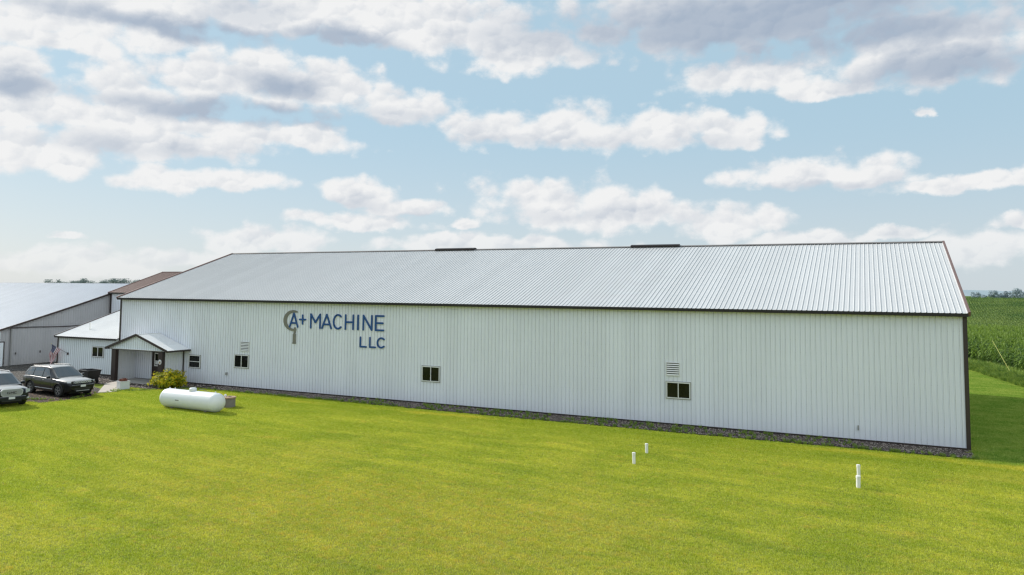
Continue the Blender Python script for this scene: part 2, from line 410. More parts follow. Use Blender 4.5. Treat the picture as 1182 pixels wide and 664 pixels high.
# ------------------------------------------------------------------ sky with clouds
def make_world():
    w = bpy.data.worlds.new('World'); SC.world = w; w.use_nodes = True
    t = w.node_tree; nt = NT(t)
    for n in list(t.nodes): t.nodes.remove(n)
    out = nt.node('ShaderNodeOutputWorld')
    sky = nt.node('ShaderNodeTexSky'); sky.sky_type = 'NISHITA'; sky.sun_disc = False
    sky.sun_elevation = math.asin(sun_dir.z); sky.sun_rotation = math.atan2(sun_dir.x, sun_dir.y)
    sky.air_density = 1.0; sky.dust_density = 1.6; sky.ozone_density = 1.5; sky.altitude = 300
    gen = nt.node('ShaderNodeTexCoord').outputs['Generated']
    d = nt.vmath('NORMALIZE', gen)
    sep = nt.node('ShaderNodeSeparateXYZ'); nt.link(d, sep.inputs[0])
    X, Y, Z = sep.outputs
    hl = nt.math('SQRT', nt.math('MAXIMUM', nt.math('ADD', nt.math('MULTIPLY', X, X), nt.math('MULTIPLY', Y, Y)), 1e-6))
    az = nt.math('ARCTAN2', X, Y); el = nt.math('DIVIDE', Z, hl)
    elc = nt.math('MINIMUM', nt.math('MAXIMUM', el, -.05), 3.0)
    cb = nt.node('ShaderNodeCombineXYZ'); nt.link(az, cb.inputs[0]); nt.link(elc, cb.inputs[1])
    p = cb.outputs[0]
    # domain warp for ragged billows
    wv = nt.noise(nt.scale(p, (1, 1.3, 1)), 9, 6, .6, 0, 'Color')
    wv = nt.vmath('SUBTRACT', wv, (.5, .5, .5))
    q = nt.vmath('ADD', p, nt.scale(wv, (.07, .05, 0)))
    W = [(-0.02, 0.37, 0.35, 0.06), (-1.0, 0.34, 0.25, 0.04), (-0.70, 0.38, 0.30, 0.03), (-1.04, 0.19, 0.08, 0.03), (-0.93, 0.195, 0.20, 0.022), (-0.62, 0.345, 0.14, 0.03), (-0.982, 0.313, 0.175, 0.047), (-1.006, 0.281, 0.076, 0.024), (-0.746, 0.35, 0.172, 0.039), (-0.519, 0.358, 0.111, 0.061), (-0.436, 0.324, 0.118, 0.042), (-0.924, 0.232, 0.088, 0.048), (-0.837, 0.253, 0.1, 0.05), (-0.776, 0.283, 0.063, 0.043), (-0.7, 0.255, 0.099, 0.049), (-0.61, 0.245, 0.097, 0.035), (-1.037, 0.228, 0.057, 0.054), (-1.001, 0.149, 0.08, 0.038), (-0.874, 0.173, 0.145, 0.034), (-0.742, 0.19, 0.096, 0.027), (-0.838, 0.128, 0.114, 0.022), (-0.481, 0.213, 0.076, 0.036), (-0.376, 0.216, 0.105, 0.033), (-0.261, 0.212, 0.102, 0.035), (-0.161, 0.21, 0.065, 0.03), (-0.148, 0.359, 0.287, 0.068), (-0.128, 0.279, 0.106, 0.03), (0.079, 0.283, 0.142, 0.054), (-0.035, 0.257, 0.079, 0.02), (0.063, 0.217, 0.013, 0.009), (-0.067, 0.147, 0.121, 0.029), (0.001, 0.14, 0.067, 0.017), (0.092, 0.126, 0.086, 0.014), (0.166, 0.129, 0.031, 0.017), (-0.387, 0.116, 0.127, 0.038), (-0.295, 0.096, 0.125, 0.03), (-0.652, 0.123, 0.056, 0.025), (-0.584, 0.108, 0.074, 0.016), (-0.646, 0.085, 0.1, 0.016), (-0.468, 0.061, 0.172, 0.016), (-0.162, 0.081, 0.086, 0.027), (0.028, 0.068, 0.074, 0.01), (0.107, 0.052, 0.08, 0.026), (-0.77, 0.055, 0.094, 0.022), (-0.961, 0.025, 0.131, 0.022), (-0.85, 0.035, 0.078, 0.019), (-0.983, 0.055, 0.021, 0.006), (-0.503, 0.088, 0.023, 0.009), (-0.069, 0.062, 0.09, 0.013), (0.158, 0.075, 0.032, 0.012)]
    D = [(-0.86, 0.322, 0.16, 0.014), (-0.668, 0.331, 0.067, 0.014), (-0.79, 0.222, 0.19, 0.015), (-1.037, 0.224, 0.036, 0.016), (-0.106, 0.352, 0.32, 0.055), (-0.02, 0.315, 0.20, 0.026), (0.104, 0.268, 0.105, 0.020), (-0.744, 0.262, 0.05, 0.020)]
    D2 = [(-0.8, 0.351, 0.062, 0.025), (-0.436, 0.35, 0.094, 0.019), (0.121, 0.24, 0.059, 0.012), (-0.435, 0.202, 0.20, 0.010), (-0.318, 0.101, 0.125, 0.012), (-0.949, 0.164, 0.063, 0.018), (-0.652, 0.112, 0.04, 0.014), (-0.067, 0.132, 0.10, 0.007), (-0.19, 0.197, 0.07, 0.010), (-0.57, 0.098, 0.06, 0.006), (-0.60, 0.235, 0.07, 0.012), (-0.85, 0.165, 0.08, 0.010)]
    def blobs(vec, L, flat, grow=1.0):
        best = None
        for a, e, ra, re in L:
            v = nt.vmath('MULTIPLY', nt.vmath('SUBTRACT', vec, (a, e, 0)), (1/(ra*grow), 1/(re*grow), 0))
            v = nt.vmath('MAXIMUM', v, nt.vmath('MULTIPLY', v, (-1, -flat, 0)))
            ln = nt.vmath('LENGTH', v)
            best = ln if best is None else nt.math('SMOOTH_MIN', best, ln, .25) if False else nt.math('MINIMUM', best, ln)
        return best
    dist = blobs(q, W, 1.45, 1.10)
    wf = nt.vmath('SUBTRACT', nt.noise(p, 40, 4, .6, 0, 'Color'), (.5, .5, .5))
    pv = nt.vmath('ADD', nt.scale(p, (1, 1.25, 1)), nt.scale(wf, (.022, .022, 0)))
    def puff(scale, smooth_):
        v = nt.node('ShaderNodeTexVoronoi', feature='SMOOTH_F1', voronoi_dimensions='2D'); nt.link(pv, v.inputs['Vector'])
        v.inputs['Scale'].default_value = scale; v.inputs['Smoothness'].default_value = smooth_
        # lit from the upper left: where a point lies inside its puff, along the light
        dlt = nt.vmath('SUBTRACT', nt.vmath('SCALE', pv), v.outputs['Position'])
        dlt.node.inputs[0].links[0].from_node.inputs['Scale'].default_value = 1.0
        l = nt.math('MULTIPLY', nt.vmath('DOT_PRODUCT', dlt, (-.5, .86, 0)), scale)
        return v.outputs['Distance'], l
    v1, l1 = puff(20, .5); v2, l2 = puff(46, .5)
    fb = nt.noise(nt.scale(p, (1, 1.3, 1)), 26, 9, .62)
    field = nt.math('ADD', nt.math('MULTIPLY', nt.math('SUBTRACT', 1.0, dist), 1.25), nt.math('MULTIPLY', nt.math('SUBTRACT', fb, .5), 1.1))
    field = nt.math('ADD', field, nt.math('MULTIPLY', nt.math('SUBTRACT', .42, v1), .85))
    field = nt.math('ADD', field, nt.math('MULTIPLY', nt.math('SUBTRACT', .42, v2), .40))
    # everywhere else: free cumulus cover from noise on a cloud plane
    zz = nt.math('MAXIMUM', Z, .04)
    pl = nt.node('ShaderNodeCombineXYZ'); nt.link(nt.math('DIVIDE', X, zz), pl.inputs[0]); nt.link(nt.math('DIVIDE', Y, zz), pl.inputs[1])
    g = nt.noise(pl.outputs[0], 1.1, 7, .6)
    gf = nt.math('MULTIPLY', nt.math('SUBTRACT', g, .46), 4.0)
    daz = nt.math('ABSOLUTE', nt.math('ADD', az, .45))
    outside = nt.math('MAXIMUM', nt.ss(el, .40, .50), nt.ss(daz, .68, .80))
    gf = nt.math('ADD', gf, nt.math('MULTIPLY', nt.math('SUBTRACT', outside, 1), 6))
    field = nt.math('MAXIMUM', field, gf)
    dens = nt.ss(field, -.04, .60)
    med = nt.noise(nt.scale(p, (1, 1.8, 1)), 9, 5, .55)
    relief = nt.math('ADD', nt.math('MULTIPLY', l1, -.55), nt.math('MULTIPLY', l2, -.38))
    relief = nt.math('ADD', relief, nt.math('MULTIPLY', nt.math('SUBTRACT', fb, .56), -1.6))
    dd = blobs(q, D, 1.15)
    dk = nt.ss(nt.math('ADD', dd, nt.math('MULTIPLY', nt.math('SUBTRACT', med, .5), 1.1)), .25, 1.65, 1, 0)
    dd2 = blobs(q, D2, 1.15)
    dk2 = nt.ss(nt.math('ADD', dd2, nt.math('MULTIPLY', nt.math('SUBTRACT', med, .5), 1.6)), .2, 1.6, .42, 0)
    dk = nt.math('MAXIMUM', dk, dk2)
    thick = nt.ss(field, .25, 1.5)
    shade = nt.math('ADD', nt.math('MULTIPLY', dk, .80), nt.math('MULTIPLY', nt.math('MAXIMUM', relief, -.1), nt.math('MULTIPLY', nt.math('MULTIPLY_ADD', thick, .40, .40), nt.math('MULTIPLY_ADD', dk, -.7, 1.0))))
    shade = nt.math('ADD', shade, nt.math('MULTIPLY', nt.ss(g, .55, .7), nt.math('MULTIPLY', outside, .5)))
    shade = nt.math('MAXIMUM', nt.math('MINIMUM', shade, 1), 0)
    ccol = nt.mix(shade, CLOUD_HI, CLOUD_LO)
    # unseen clouds behind the camera, brightened to fill the shaded long wall
    away = nt.vmath('DOT_PRODUCT', d, tuple(-Vector((sun_dir.x*.5, .85, 0)).normalized()))
    boost = nt.ss(away, .1, .9, 1.0, BACK_BOOST)
    cs = nt.vmath('SCALE', ccol); nt.link(boost, cs.node.inputs['Scale'])
    # haze: pale band over the horizon, thinner clouds low down
    haze = nt.ss(el, -.04, .24, 1, 0)
    bg1 = nt.node('ShaderNodeBackground'); bg1.inputs[1].default_value = SKY_STRENGTH
    nt.link(sky.outputs[0], bg1.inputs[0])
    bgt = nt.node('ShaderNodeBackground'); nt.link(nt.mix(haze, SKY_TOP, SKY_LOW), bgt.inputs[0]); bgt.inputs[1].default_value = 1
    m0 = nt.node('ShaderNodeMixShader'); m0.inputs[0].default_value = .85
    nt.link(bg1.outputs[0], m0.inputs[1]); nt.link(bgt.outputs[0], m0.inputs[2])
    bg2 = nt.node('ShaderNodeBackground'); nt.link(cs, bg2.inputs[0])
    m1 = nt.node('ShaderNodeMixShader')
    lowfade = nt.ss(el, -.01, .10, .45, 1)
    nt.link(nt.math('MULTIPLY', nt.math('MULTIPLY', dens, lowfade), .97), m1.inputs[0])
    nt.link(m0.outputs[0], m1.inputs[1]); nt.link(bg2.outputs[0], m1.inputs[2])
    nt.link(m1.outputs[0], out.inputs[0])
    w.cycles.sampling_method = 'MANUAL'; w.cycles.sample_map_resolution = 512
CLOUD_HI = sr(243, 243, 243); CLOUD_LO = sr(150, 168, 191)
SKY_TOP = sr(182, 212, 229); SKY_LOW = sr(214, 224, 230)
SKY_STRENGTH = .10; BACK_BOOST = 1.9
make_world()

# ------------------------------------------------------------------ ground
def grid_axis(lo, hi, fine_lo, fine_hi, step, k=1.35):
    a = [fine_lo+i*step for i in range(int((fine_hi-fine_lo)/step)+1)]
    s = step; v = a[-1]
    while v < hi: s *= k; v += s; a.append(v)
    s = step; v = a[0]; b = []
    while v > lo: s *= k; v -= s; b.append(v)
    return b[::-1]+a
xs = grid_axis(-7000, 7000, -120, 120, 12); ys = grid_axis(-3000, 8000, -60, 420, 6)
mb = MB()
mb.v = [(x, y, terrain(x, y)) for y in ys for x in xs]
nx = len(xs)
mb.f = [(j*nx+i, j*nx+i+1, (j+1)*nx+i+1, (j+1)*nx+i) for j in range(len(ys)-1) for i in range(nx-1)]; mb.mi = [0]*len(mb.f)
tag(mb.build('ground', M['turf'], smooth=True), kind='structure')

def sheet(name, poly, z, m, jag=0.0, step=.35, kind='structure', seed=1):
    """flat polygon with a ragged edge"""
    rnd = random.Random(seed); P = []
    n = len(poly)
    for i in range(n):
        a, b = Vector((*poly[i], 0)), Vector((*poly[(i+1) % n], 0)); L = (b-a).length
        k = max(1, int(L/step)) if jag else 1
        nrm = Vector((-(b-a).y, (b-a).x, 0)).normalized()
        for j in range(k):
            q = a+(b-a)*j/k
            if jag: q += nrm*jag*(mnoise.noise(q*.9+Vector((seed, 0, 0)))*1.4+rnd.uniform(-.35, .35))
            P.append((q.x, q.y, z))
    idx = tessellate_polygon([[Vector(p) for p in P]])
    mb = MB(); mb.add(P, [tuple(t) for t in idx])
    o = mb.build(name, m)
    bm = bmesh.new(); bm.from_mesh(o.data); bmesh.ops.recalc_face_normals(bm, faces=bm.faces)
    if bm.faces and bm.faces[:][0].normal.z < 0: bmesh.ops.reverse_faces(bm, faces=bm.faces[:])
    bm.to_mesh(o.data); bm.free()
    return tag(o, kind=kind)

drive_poly = [(-120, -14), (-70, -13), (-56, -9.5), (-50.2, -9.3), (-47.6, -8.9), (-47.6, -7.2), (-49.2, -5.6), (-51.5, -4.4), (-54.2, -3.2), (-62, -2.4), (-62.2, 12), (-120, 12)]
sheet('gravel_drive', drive_poly, .006, M['drive'], .18, seed=3)
dirt_poly = [(-57.5, -10.2), (-50.5, -11.6), (-47.6, -10.6), (-47.1, -9.0), (-47.5, -7.2), (-49.2, -5.9), (-51.8, -6.2), (-56, -8.2)]
sheet('bare_dirt', dirt_poly, .011, M['dirt'], .22, seed=5)
bed_poly = [(-62.3, -2.6), (-54.2, -3.3), (-51.4, -3.4), (-48.0, -3.6), (-46.0, -2.9), (-45.0, -1.9), (-44.9, -.02), (-62.3, -.02)]
sheet('stone_bed', bed_poly, .016, M['mulch'], .10, seed=6)
strip_poly = [(-44.9, -1.6), (-30, -1.75), (-16, -1.95), (-8, -1.95), (.22, -1.85), (.24, -.02), (-44.9, -.02)]
sheet('gravel_bed', strip_poly, .016, M['gravel'], .10, seed=8)
# walkway: slab from the parking place to the porch floor
mb = MB()
wp = [(-48.5, -6.35), (-47.9, -5.5), (-51.2, -1.75), (-52.6, -1.75), (-52.2, -3.1)]
mb.add([(x, y, .0) for x, y in wp]+[(x, y, .05) for x, y in wp], [(5, 6, 7, 8, 9)]+[(i, (i+1) % 5, 5+(i+1) % 5, 5+i) for i in range(5)])
tag(mb.build('walkway', M['walk'], bevel=.01), kind='structure')

# ------------------------------------------------------------------ scatter (geometry nodes, stuff only)
def scatter(name, pts, protos, label, cat, kind='stuff', mats=None):
    """pts: (x, y, z, rotz, scale, index)"""
    coll = bpy.data.collections.new(name+'_sources')
    for i, pr in enumerate(protos):
        pr.name = '%s_source_%02d' % (name, i); coll.objects.link(pr)
    me = bpy.data.meshes.new(name); me.from_pydata([p[:3] for p in pts], [], [])
    for an, typ, k in (('rz', 'FLOAT', 3), ('sc', 'FLOAT', 4), ('pick', 'INT', 5)):
        a = me.attributes.new(an, typ, 'POINT'); a.data.foreach_set('value', [p[k] for p in pts])
    o = bpy.data.objects.new(name, me); COL.objects.link(o)
    ng = bpy.data.node_groups.new(name, 'GeometryNodeTree')
    ng.interface.new_socket('Geometry', in_out='INPUT', socket_type='NodeSocketGeometry')
    ng.interface.new_socket('Geometry', in_out='OUTPUT', socket_type='NodeSocketGeometry')
    N = ng.nodes; L = ng.links
    gi = N.new('NodeGroupInput'); go = N.new('NodeGroupOutput')
    iop = N.new('GeometryNodeInstanceOnPoints'); ci = N.new('GeometryNodeCollectionInfo')
    ci.inputs['Collection'].default_value = coll; ci.inputs['Separate Children'].default_value = True; ci.inputs['Reset Children'].default_value = True
    def att(nm, typ):
        a = N.new('GeometryNodeInputNamedAttribute'); a.data_type = typ; a.inputs['Name'].default_value = nm; return a.outputs[0]
    cx = N.new('ShaderNodeCombineXYZ'); L.new(att('rz', 'FLOAT'), cx.inputs[2])
    sx = N.new('ShaderNodeCombineXYZ'); s_ = att('sc', 'FLOAT')
    for i in range(3): L.new(s_, sx.inputs[i])
    L.new(gi.outputs[0], iop.inputs['Points']); L.new(ci.outputs[0], iop.inputs['Instance'])
    iop.inputs['Pick Instance'].default_value = True
    L.new(att('pick', 'INT'), iop.inputs['Instance Index'])
    L.new(cx.outputs[0], iop.inputs['Rotation']); L.new(sx.outputs[0], iop.inputs['Scale'])
    L.new(iop.outputs[0], go.inputs[0])
    md = o.modifiers.new('scatter', 'NODES'); md.node_group = ng
    return tag(o, label, cat, None, kind)

def raw_object(name, v, f, m, tint=None, smooth=False):
    me = bpy.data.meshes.new(name); me.from_pydata(v, [], f); me.materials.append(m)
    if tint:
        a = me.attributes.new('tint', 'FLOAT', 'FACE'); a.data.foreach_set('value', tint)
    if smooth: me.polygons.foreach_set('use_smooth', [True]*len(f))
    return bpy.data.objects.new(name, me)

def inside(poly, x, y):
    c = False; j = len(poly)-1
    for i in range(len(poly)):
        xi, yi = poly[i]; xj, yj = poly[j]
        if (yi > y) != (yj > y) and x < (xj-xi)*(y-yi)/(yj-yi)+xi: c = not c
        j = i
    return c

def grass_patch(seed, size=.62, n=520, h=(.022, .05), w=.008):
    rnd = random.Random(seed); v = []; f = []; t = []
    for i in range(n):
        x, y = rnd.uniform(-size/2, size/2), rnd.uniform(-size/2, size/2)
        a = rnd.uniform(0, 6.283); hh = rnd.uniform(*h); le = rnd.uniform(.2, 1.0)*hh; b = rnd.uniform(0, 6.283)
        ww = w*rnd.uniform(.6, 1.3)
        k = len(v)
        v += [(x-math.cos(a)*ww, y-math.sin(a)*ww, -.004), (x+math.cos(a)*ww, y+math.sin(a)*ww, -.004), (x+math.cos(b)*le, y+math.sin(b)*le, hh)]
        f.append((k, k+1, k+2)); t.append(rnd.random()**2)
    return raw_object('g', v, f, M['blade'], t)

# lawn in view (with a margin for side steps)
def in_view(x, y, z=0, mx=420, my=420):
    d = Vector((x, y, z))-CAM; w = d.dot(cf)
    if w < 3: return False
    px = 591+F_PX*d.dot(cr)/w; py = 276.2-F_PX*d.dot(cu)/w
    return -mx < px < 1182+mx and py < 664+my
pts = []
rnd = random.Random(11)
st = .50
y = -37.0
while y < 48:
    x = -62.0
    while x < 16:
        px_, py_ = x+rnd.uniform(-.08, .08), y+rnd.uniform(-.08, .08)
        x += st
        if not in_view(px_, py_): continue
        if -62.5 < px_ < .3 and py_ > -.3: continue
        if px_ < -45 and py_ > -2.2: continue
        if inside(strip_poly, px_, py_+.28) or inside(strip_poly, px_, py_-.1): continue
        if inside(bed_poly, px_, py_+.25) or inside(drive_poly, px_, py_) or inside(dirt_poly, px_, py_) or inside(wp, px_, py_): continue
        if px_ < -50 and py_ > -9: continue
        if py_ > 46 or px_ > 18: continue
        d2 = math.hypot(px_-CAM.x, py_-CAM.y)
        pts.append((px_, py_, .002, rnd.uniform(0, 6.283), 1.0+min(.35, max(0, (d2-25)/60)), rnd.randrange(4)))
    y += st
scatter('lawn_grass', pts, [grass_patch(i) for i in range(4)], 'mown bright green lawn in front of the long white building', 'grass')

# weeds and longer grass: along the gravel strip, around the beds, and at the field edge
M['weed'] = leaf_material('weed_leaves', sr(96, 130, 52), sr(160, 180, 84), .35, 1.5)
def tuft(seed, n=46, h=(.08, .26), r=.10, w=.009):
    rnd = random.Random(seed); v = []; f = []; t = []
    for i in range(n):
        a = rnd.uniform(0, 6.283); rr = r*math.sqrt(rnd.random()); x, y = rr*math.cos(a), rr*math.sin(a)
        b = a+rnd.uniform(-1, 1); hh = rnd.uniform(*h); le = hh*rnd.uniform(.2, .9)
        c, s = math.cos(b+1.57)*w, math.sin(b+1.57)*w; k = len(v)
        v += [(x-c, y-s, 0), (x+c, y+s, 0), (x+math.cos(b)*le*.35+c*.8, y+math.sin(b)*le*.35+s*.8, hh*.7), (x+math.cos(b)*le*.35-c*.8, y+math.sin(b)*le*.35-s*.8, hh*.7), (x+math.cos(b)*le, y+math.sin(b)*le, hh)]
        f += [(k, k+1, k+2, k+3), (k+3, k+2, k+4)]; q = rnd.random(); t += [q, q]
    return raw_object('t', v, f, M['weed'], t)
pts = []
for i in range(240):
    x = rnd.uniform(-44, .3); yb = -1.68-.2*smooth(-26, -16, x)
    pts.append((x, yb+rnd.gauss(0, .09), 0, rnd.uniform(0, 6.28), rnd.uniform(.35, .8), rnd.randrange(3)))
for i in range(260):
    cx = rnd.choice([-14.5, -17, -21, -22.5, -26, -12, -9, -31, -5.5])
    pts.append((cx+rnd.gauss(0, .7), rnd.uniform(-1.5, -.15), .01, rnd.uniform(0, 6.28), rnd.uniform(.3, .75), rnd.randrange(3)))
for i in range(220):
    t = rnd.random(); a, b = rnd.choice([((-54, -6.4), (-49.2, -6.6)), ((-52, -10.8), (-47.3, -9.4)), ((-48.2, -5.6), (-46.4, -3.4)), ((-47.4, -9), (-48.8, -6.6)), ((-47.9, -5.6), (-49.9, -3.6)), ((-46.4, -3.2), (-45, -1.6))])
    pts.append((a[0]+(b[0]-a[0])*t+rnd.gauss(0, .12), a[1]+(b[1]-a[1])*t+rnd.gauss(0, .15), .01, rnd.uniform(0, 6.28), rnd.uniform(.3, .6), rnd.randrange(3)))
scatter('weeds', pts, [tuft(i+50) for i in range(3)], 'small weeds and ragged grass growing through the gravel bed by the wall', 'weeds')

# gravel stones lying on the strip
def stone(seed):
    rnd = random.Random(seed); bm = bmesh.new(); bmesh.ops.create_icosphere(bm, subdivisions=1, radius=1)
    for v in bm.verts: v.co *= rnd.uniform(.7, 1.15); v.co.z *= .6
    me = bpy.data.meshes.new('s'); bm.to_mesh(me); bm.free(); me.materials.append(M['stone_%d' % (seed % 3)])
    return bpy.data.objects.new('s', me)
for i, c in enumerate([sr(146, 132, 124), sr(104, 90, 84), sr(180, 168, 158)]): M['stone_%d' % i] = simple('stone_%d' % i, c, .9, var=.3, scale=2)
pts = []
for i in range(15000):
    x = rnd.uniform(-44.8, .4); y_ = rnd.uniform(-1.92, -.06)
    if not inside(strip_poly, x, y_-.03): continue
    pts.append((x, y_, .015, rnd.uniform(0, 6.28), rnd.uniform(.014, .034), rnd.randrange(6)))
for i in range(2600):
    x = rnd.uniform(-61, -45.2); y_ = rnd.uniform(-3.4, -.1)
    if not inside(bed_poly, x, y_) or (-53.3 < x < -48 and y_ > -1.8): continue
    pts.append((x, y_, .015, rnd.uniform(0, 6.28), rnd.uniform(.02, .06), rnd.randrange(6)))
scatter('gravel_stones', pts, [stone(i) for i in range(6)], 'loose grey stones in the gravel bed along the building foot', 'gravel')

# ------------------------------------------------------------------ windows, vents
def window(parent, x0, x1, z0, z1, split='v', y=-.0):
    """frame proud of the cladding at plane y, facing -Y"""
    fr = MB(); t = .055; yo = y-.075; yi = y-.004
    g = MB(); e = .03
    for a in ((x0-e, x1+e, z0-e, z0), (x0-e, x1+e, z1, z1+e), (x0-e, x0, z0, z1), (x1, x1+e, z0, z1)):
        g.box(a[0], a[1], y-.045, yi, a[2], a[3])
    for a in ((x0, x1, z0, z0+t), (x0, x1, z1-t, z1), (x0, x0+t, z0+t, z1-t), (x1-t, x1, z0+t, z1-t)):
        fr.box(a[0], a[1], yo, yi, a[2], a[3])
    f = fr.build('window', M['frame'], parent, bevel=.006)
    g.build('trim', M['jtrim'], f)
    xm, zm = (x0+x1)/2, (z0+z1)/2; s = .022
    if split == 'v':
        MB().box(xm-s, xm+s, yo+.005, yi-.003, z0+t, z1-t).build('mullion', M['frame'], f)
        cells = [(x0+t, xm-s, z0+t, z1-t), (xm+s, x1-t, z0+t, z1-t)]
    else:
        MB().box(x0+t, x1-t, yo+.005, yi-.003, zm-s, zm+s).build('rail', M['frame'], f)
        cells = [(x0+t, x1-t, z0+t, zm-s), (x0+t, x1-t, zm+s, z1-t)]
    for k, c in enumerate(cells):
        MB().box(c[0], c[1], y-.042+k*.010, y-.030+k*.010, c[2], c[3]).build('pane', M['glass'], f)
    return f

def louvre(parent, x0, x1, z0, z1, n=6, y=0.0):
    g = MB()
    for a in ((x0, x1, z0, z0+.03), (x0, x1, z1-.03, z1), (x0, x0+.03, z0+.03, z1-.03), (x1-.03, x1, z0+.03, z1-.03)):
        g.box(a[0], a[1], y-.06, y-.004, a[2], a[3])
    f = g.build('louvre_vent', M['frame'], parent)
    MB().box(x0+.03, x1-.03, y-.030, y-.025, z0+.03, z1-.03).build('backing', M['dark'], f)
    h = (z1-z0-.06)/n
    for i in range(n):
        z = z0+.03+i*h
        s = MB(); s.add([(x0+.03, y-.062, z+.012), (x1-.03, y-.062, z+.012), (x1-.03, y-.034, z+h*.6), (x0+.03, y-.034, z+h*.6), (x0+.03, y-.068, z+.008), (x1-.03, y-.068, z+.008), (x1-.03, y-.040, z+h*.63), (x0+.03, y-.040, z+h*.63)],
              [(0, 1, 2, 3), (7, 6, 5, 4), (0, 4, 5, 1), (3, 2, 6, 7), (0, 3, 7, 4), (1, 5, 6, 2)])
        s.build('slat', M['louvre'], f)
    return f

# ------------------------------------------------------------------ main building
L_, W_, H_ = 54.98, 21.94, 6.0
bld = empty('warehouse', (0, 0, 0), label='very long white ribbed steel building with low pitched roof and dark brown trim', cat='building')
mb = MB()
ribbed(mb, (-L_, 0, .07), (1, 0, 0), (0, 0, 1), (0, -1, 0), L_+.1, H_-.07-.06, start=.05)
mb.build('front_wall', CL['wall'], bld)
apex = 9.854; slope = (apex-H_)/(W_/2+.3)
def gable_h(u): return (H_-.14)+slope*(W_/2-abs(u-W_/2)) -.16
ribbed(MB(), (.1, 0, .16), (0, 1, 0), (0, 0, 1), (1, 0, 0), W_, gable_h).build('gable_wall', CL['wall_side'], bld)
ribbed(MB(), (-L_, W_, .16), (0, -1, 0), (0, 0, 1), (-1, 0, 0), W_, gable_h).build('gable_wall', CL['wall_side'], bld)
ribbed(MB(), (.1, W_, .16), (-1, 0, 0), (0, 0, 1), (0, 1, 0), L_+.1, H_-.22).build('back_wall', CL['wall'], bld)
# roof sheets
ov = .30; sl = math.hypot(W_/2+ov, apex-H_)
rf = MB()
vdir = Vector((0, W_/2+ov, apex-H_)).normalized(); nrm = Vector((0, -vdir.z, vdir.y))
ribbed(rf, (-L_-.12, -ov, H_), (1, 0, 0), vdir, nrm, L_+.38, sl, start=.05, rib=.024)
vdir2 = Vector((0, -(W_/2+ov), apex-H_)).normalized(); nrm2 = Vector((0, vdir2.z*1, -vdir2.y)); nrm2 = Vector((0, vdir.z, vdir.y))
ribbed(rf, (.26, W_+ov, H_), (-1, 0, 0), vdir2, nrm2, L_+.38, sl, rib=.024)
roof = rf.build('roof', CL['roof'], bld)
MB().box(-L_-.12, .26, -ov-.035, -ov+.02, H_-.15, H_-.012).box(-L_-.1, .24, -ov+.02, -.003, H_-.15, H_-.125).build('eave_trim', M['eave'], roof)
MB().box(-L_-.12, .26, W_+ov-.02, W_+ov+.035, H_-.15, H_-.012).build('eave_trim', M['eave'], roof)
ym = W_/2
for x in (-L_-.14, .30):
    for s in (-1, 1):
        a = Vector((x, ym+s*(ym+ov+.03), H_-.03)); b = Vector((x, ym, apex-.02))
        MB().beam(a, b, .10, .20).build('rake_trim', M['rake'], roof)
rc = MB()
for s in (-1, 1):
    rc.add([(-L_-.16, ym, apex+.065), (.34, ym, apex+.065), (.34, ym+s*.20, apex-.01), (-L_-.16, ym+s*.20, apex-.01)], [(0, 1, 2, 3)])
rc.build('ridge_cap', M['ridge'], roof)
for a, b in ((-33.85, -30.45), (-18.3, -15.0)):
    v = MB()
    for s in (-1, 1):
        v.add([(a, ym, apex+.16), (b, ym, apex+.16), (b, ym+s*.27, apex+.09), (a, ym+s*.27, apex+.09), (a, ym+s*.27, apex-.01), (b, ym+s*.27, apex-.01)], [(0, 1, 2, 3), (3, 2, 5, 4)])
    for x in (a, b):
        v.add([(x, ym-.27, apex-.02), (x, ym+.27, apex-.02), (x, ym+.27, apex+.09), (x, ym, apex+.16), (x, ym-.27, apex+.09)], [(0, 1, 2, 3, 4)])
    v.build('ridge_vent', M['vent'], roof)
# corner and base trims
for x0, x1 in ((.06, .23), (-L_-.10, -L_+.055)):
    MB().box(x0, x1, -.045, -.026, .02, H_-.15).box(x1-.02 if x0 > -1 else x0, x1 if x0 > -1 else x0+.02, -.026, .12, .02, H_-.15).build('corner_trim', M['trim'], bld)
MB().box(-L_, .06, -.040, -.002, .02, .085).build('base_trim', M['trim'], bld)
MB().box(-L_, .09, .002, W_, -.2, .065).build('foundation', M['foundation'], bld)
# windows of the long wall
window(bld, -47.62, -46.50, 1.12, 2.02, 'h')
window(bld, -43.27, -41.96, 1.36, 2.24)
window(bld, -28.08, -26.84, 1.33, 2.24)
window(bld, -13.24, -12.00, 1.36, 2.20)
louvre(bld, -42.74, -41.97, 2.47, 3.14)
louvre(bld, -13.25, -12.55, 2.50, 3.19)
MB().box(-44.02, -43.88, -.10, -.002, .80, .98).build('hose_tap', M['jtrim'], bld, bevel=.01)
MB().box(-4.28, -4.22, -.07, -.022, .50, .72).build('conduit_stub', M['jtrim'], bld)

# porch
por = empty('porch', (0, 0, 0), parent=bld)
xl, xr, yf = -53.2, -48.18, -1.62
pm = MB()
ribbed(MB(), (xr, yf, .05), (0, 1, 0), (0, 0, 1), (1, 0, 0), -yf-.03, 2.32).build('side_wall', CL['wall_side'], por)
ribbed(pm, (xl, yf, .05), (0, 1, 0), (0, 0, 1), (1, 0, 0), -yf-.03, 2.32)
ribbed(pm, (xl-.03, -.03, .05), (0, -1, 0), (0, 0, 1), (-1, 0, 0), -yf-.03, 2.32)
pm.build('side_wall', CL['wall_side'], por)
MB().box(xl+.01, xr-.01, -1.95, -.05, 2.36, 2.40).build('ceiling', M['frame'], por)
yg = -1.86; ex0, ex1, ez = -53.87, -47.51, 2.42; px_m, pz = -50.69, 3.46
def gh(u): 
    x = ex0+.25+u; return ez-.03+(pz-ez-.06)*(1-abs(x-px_m)/(px_m-ex0))
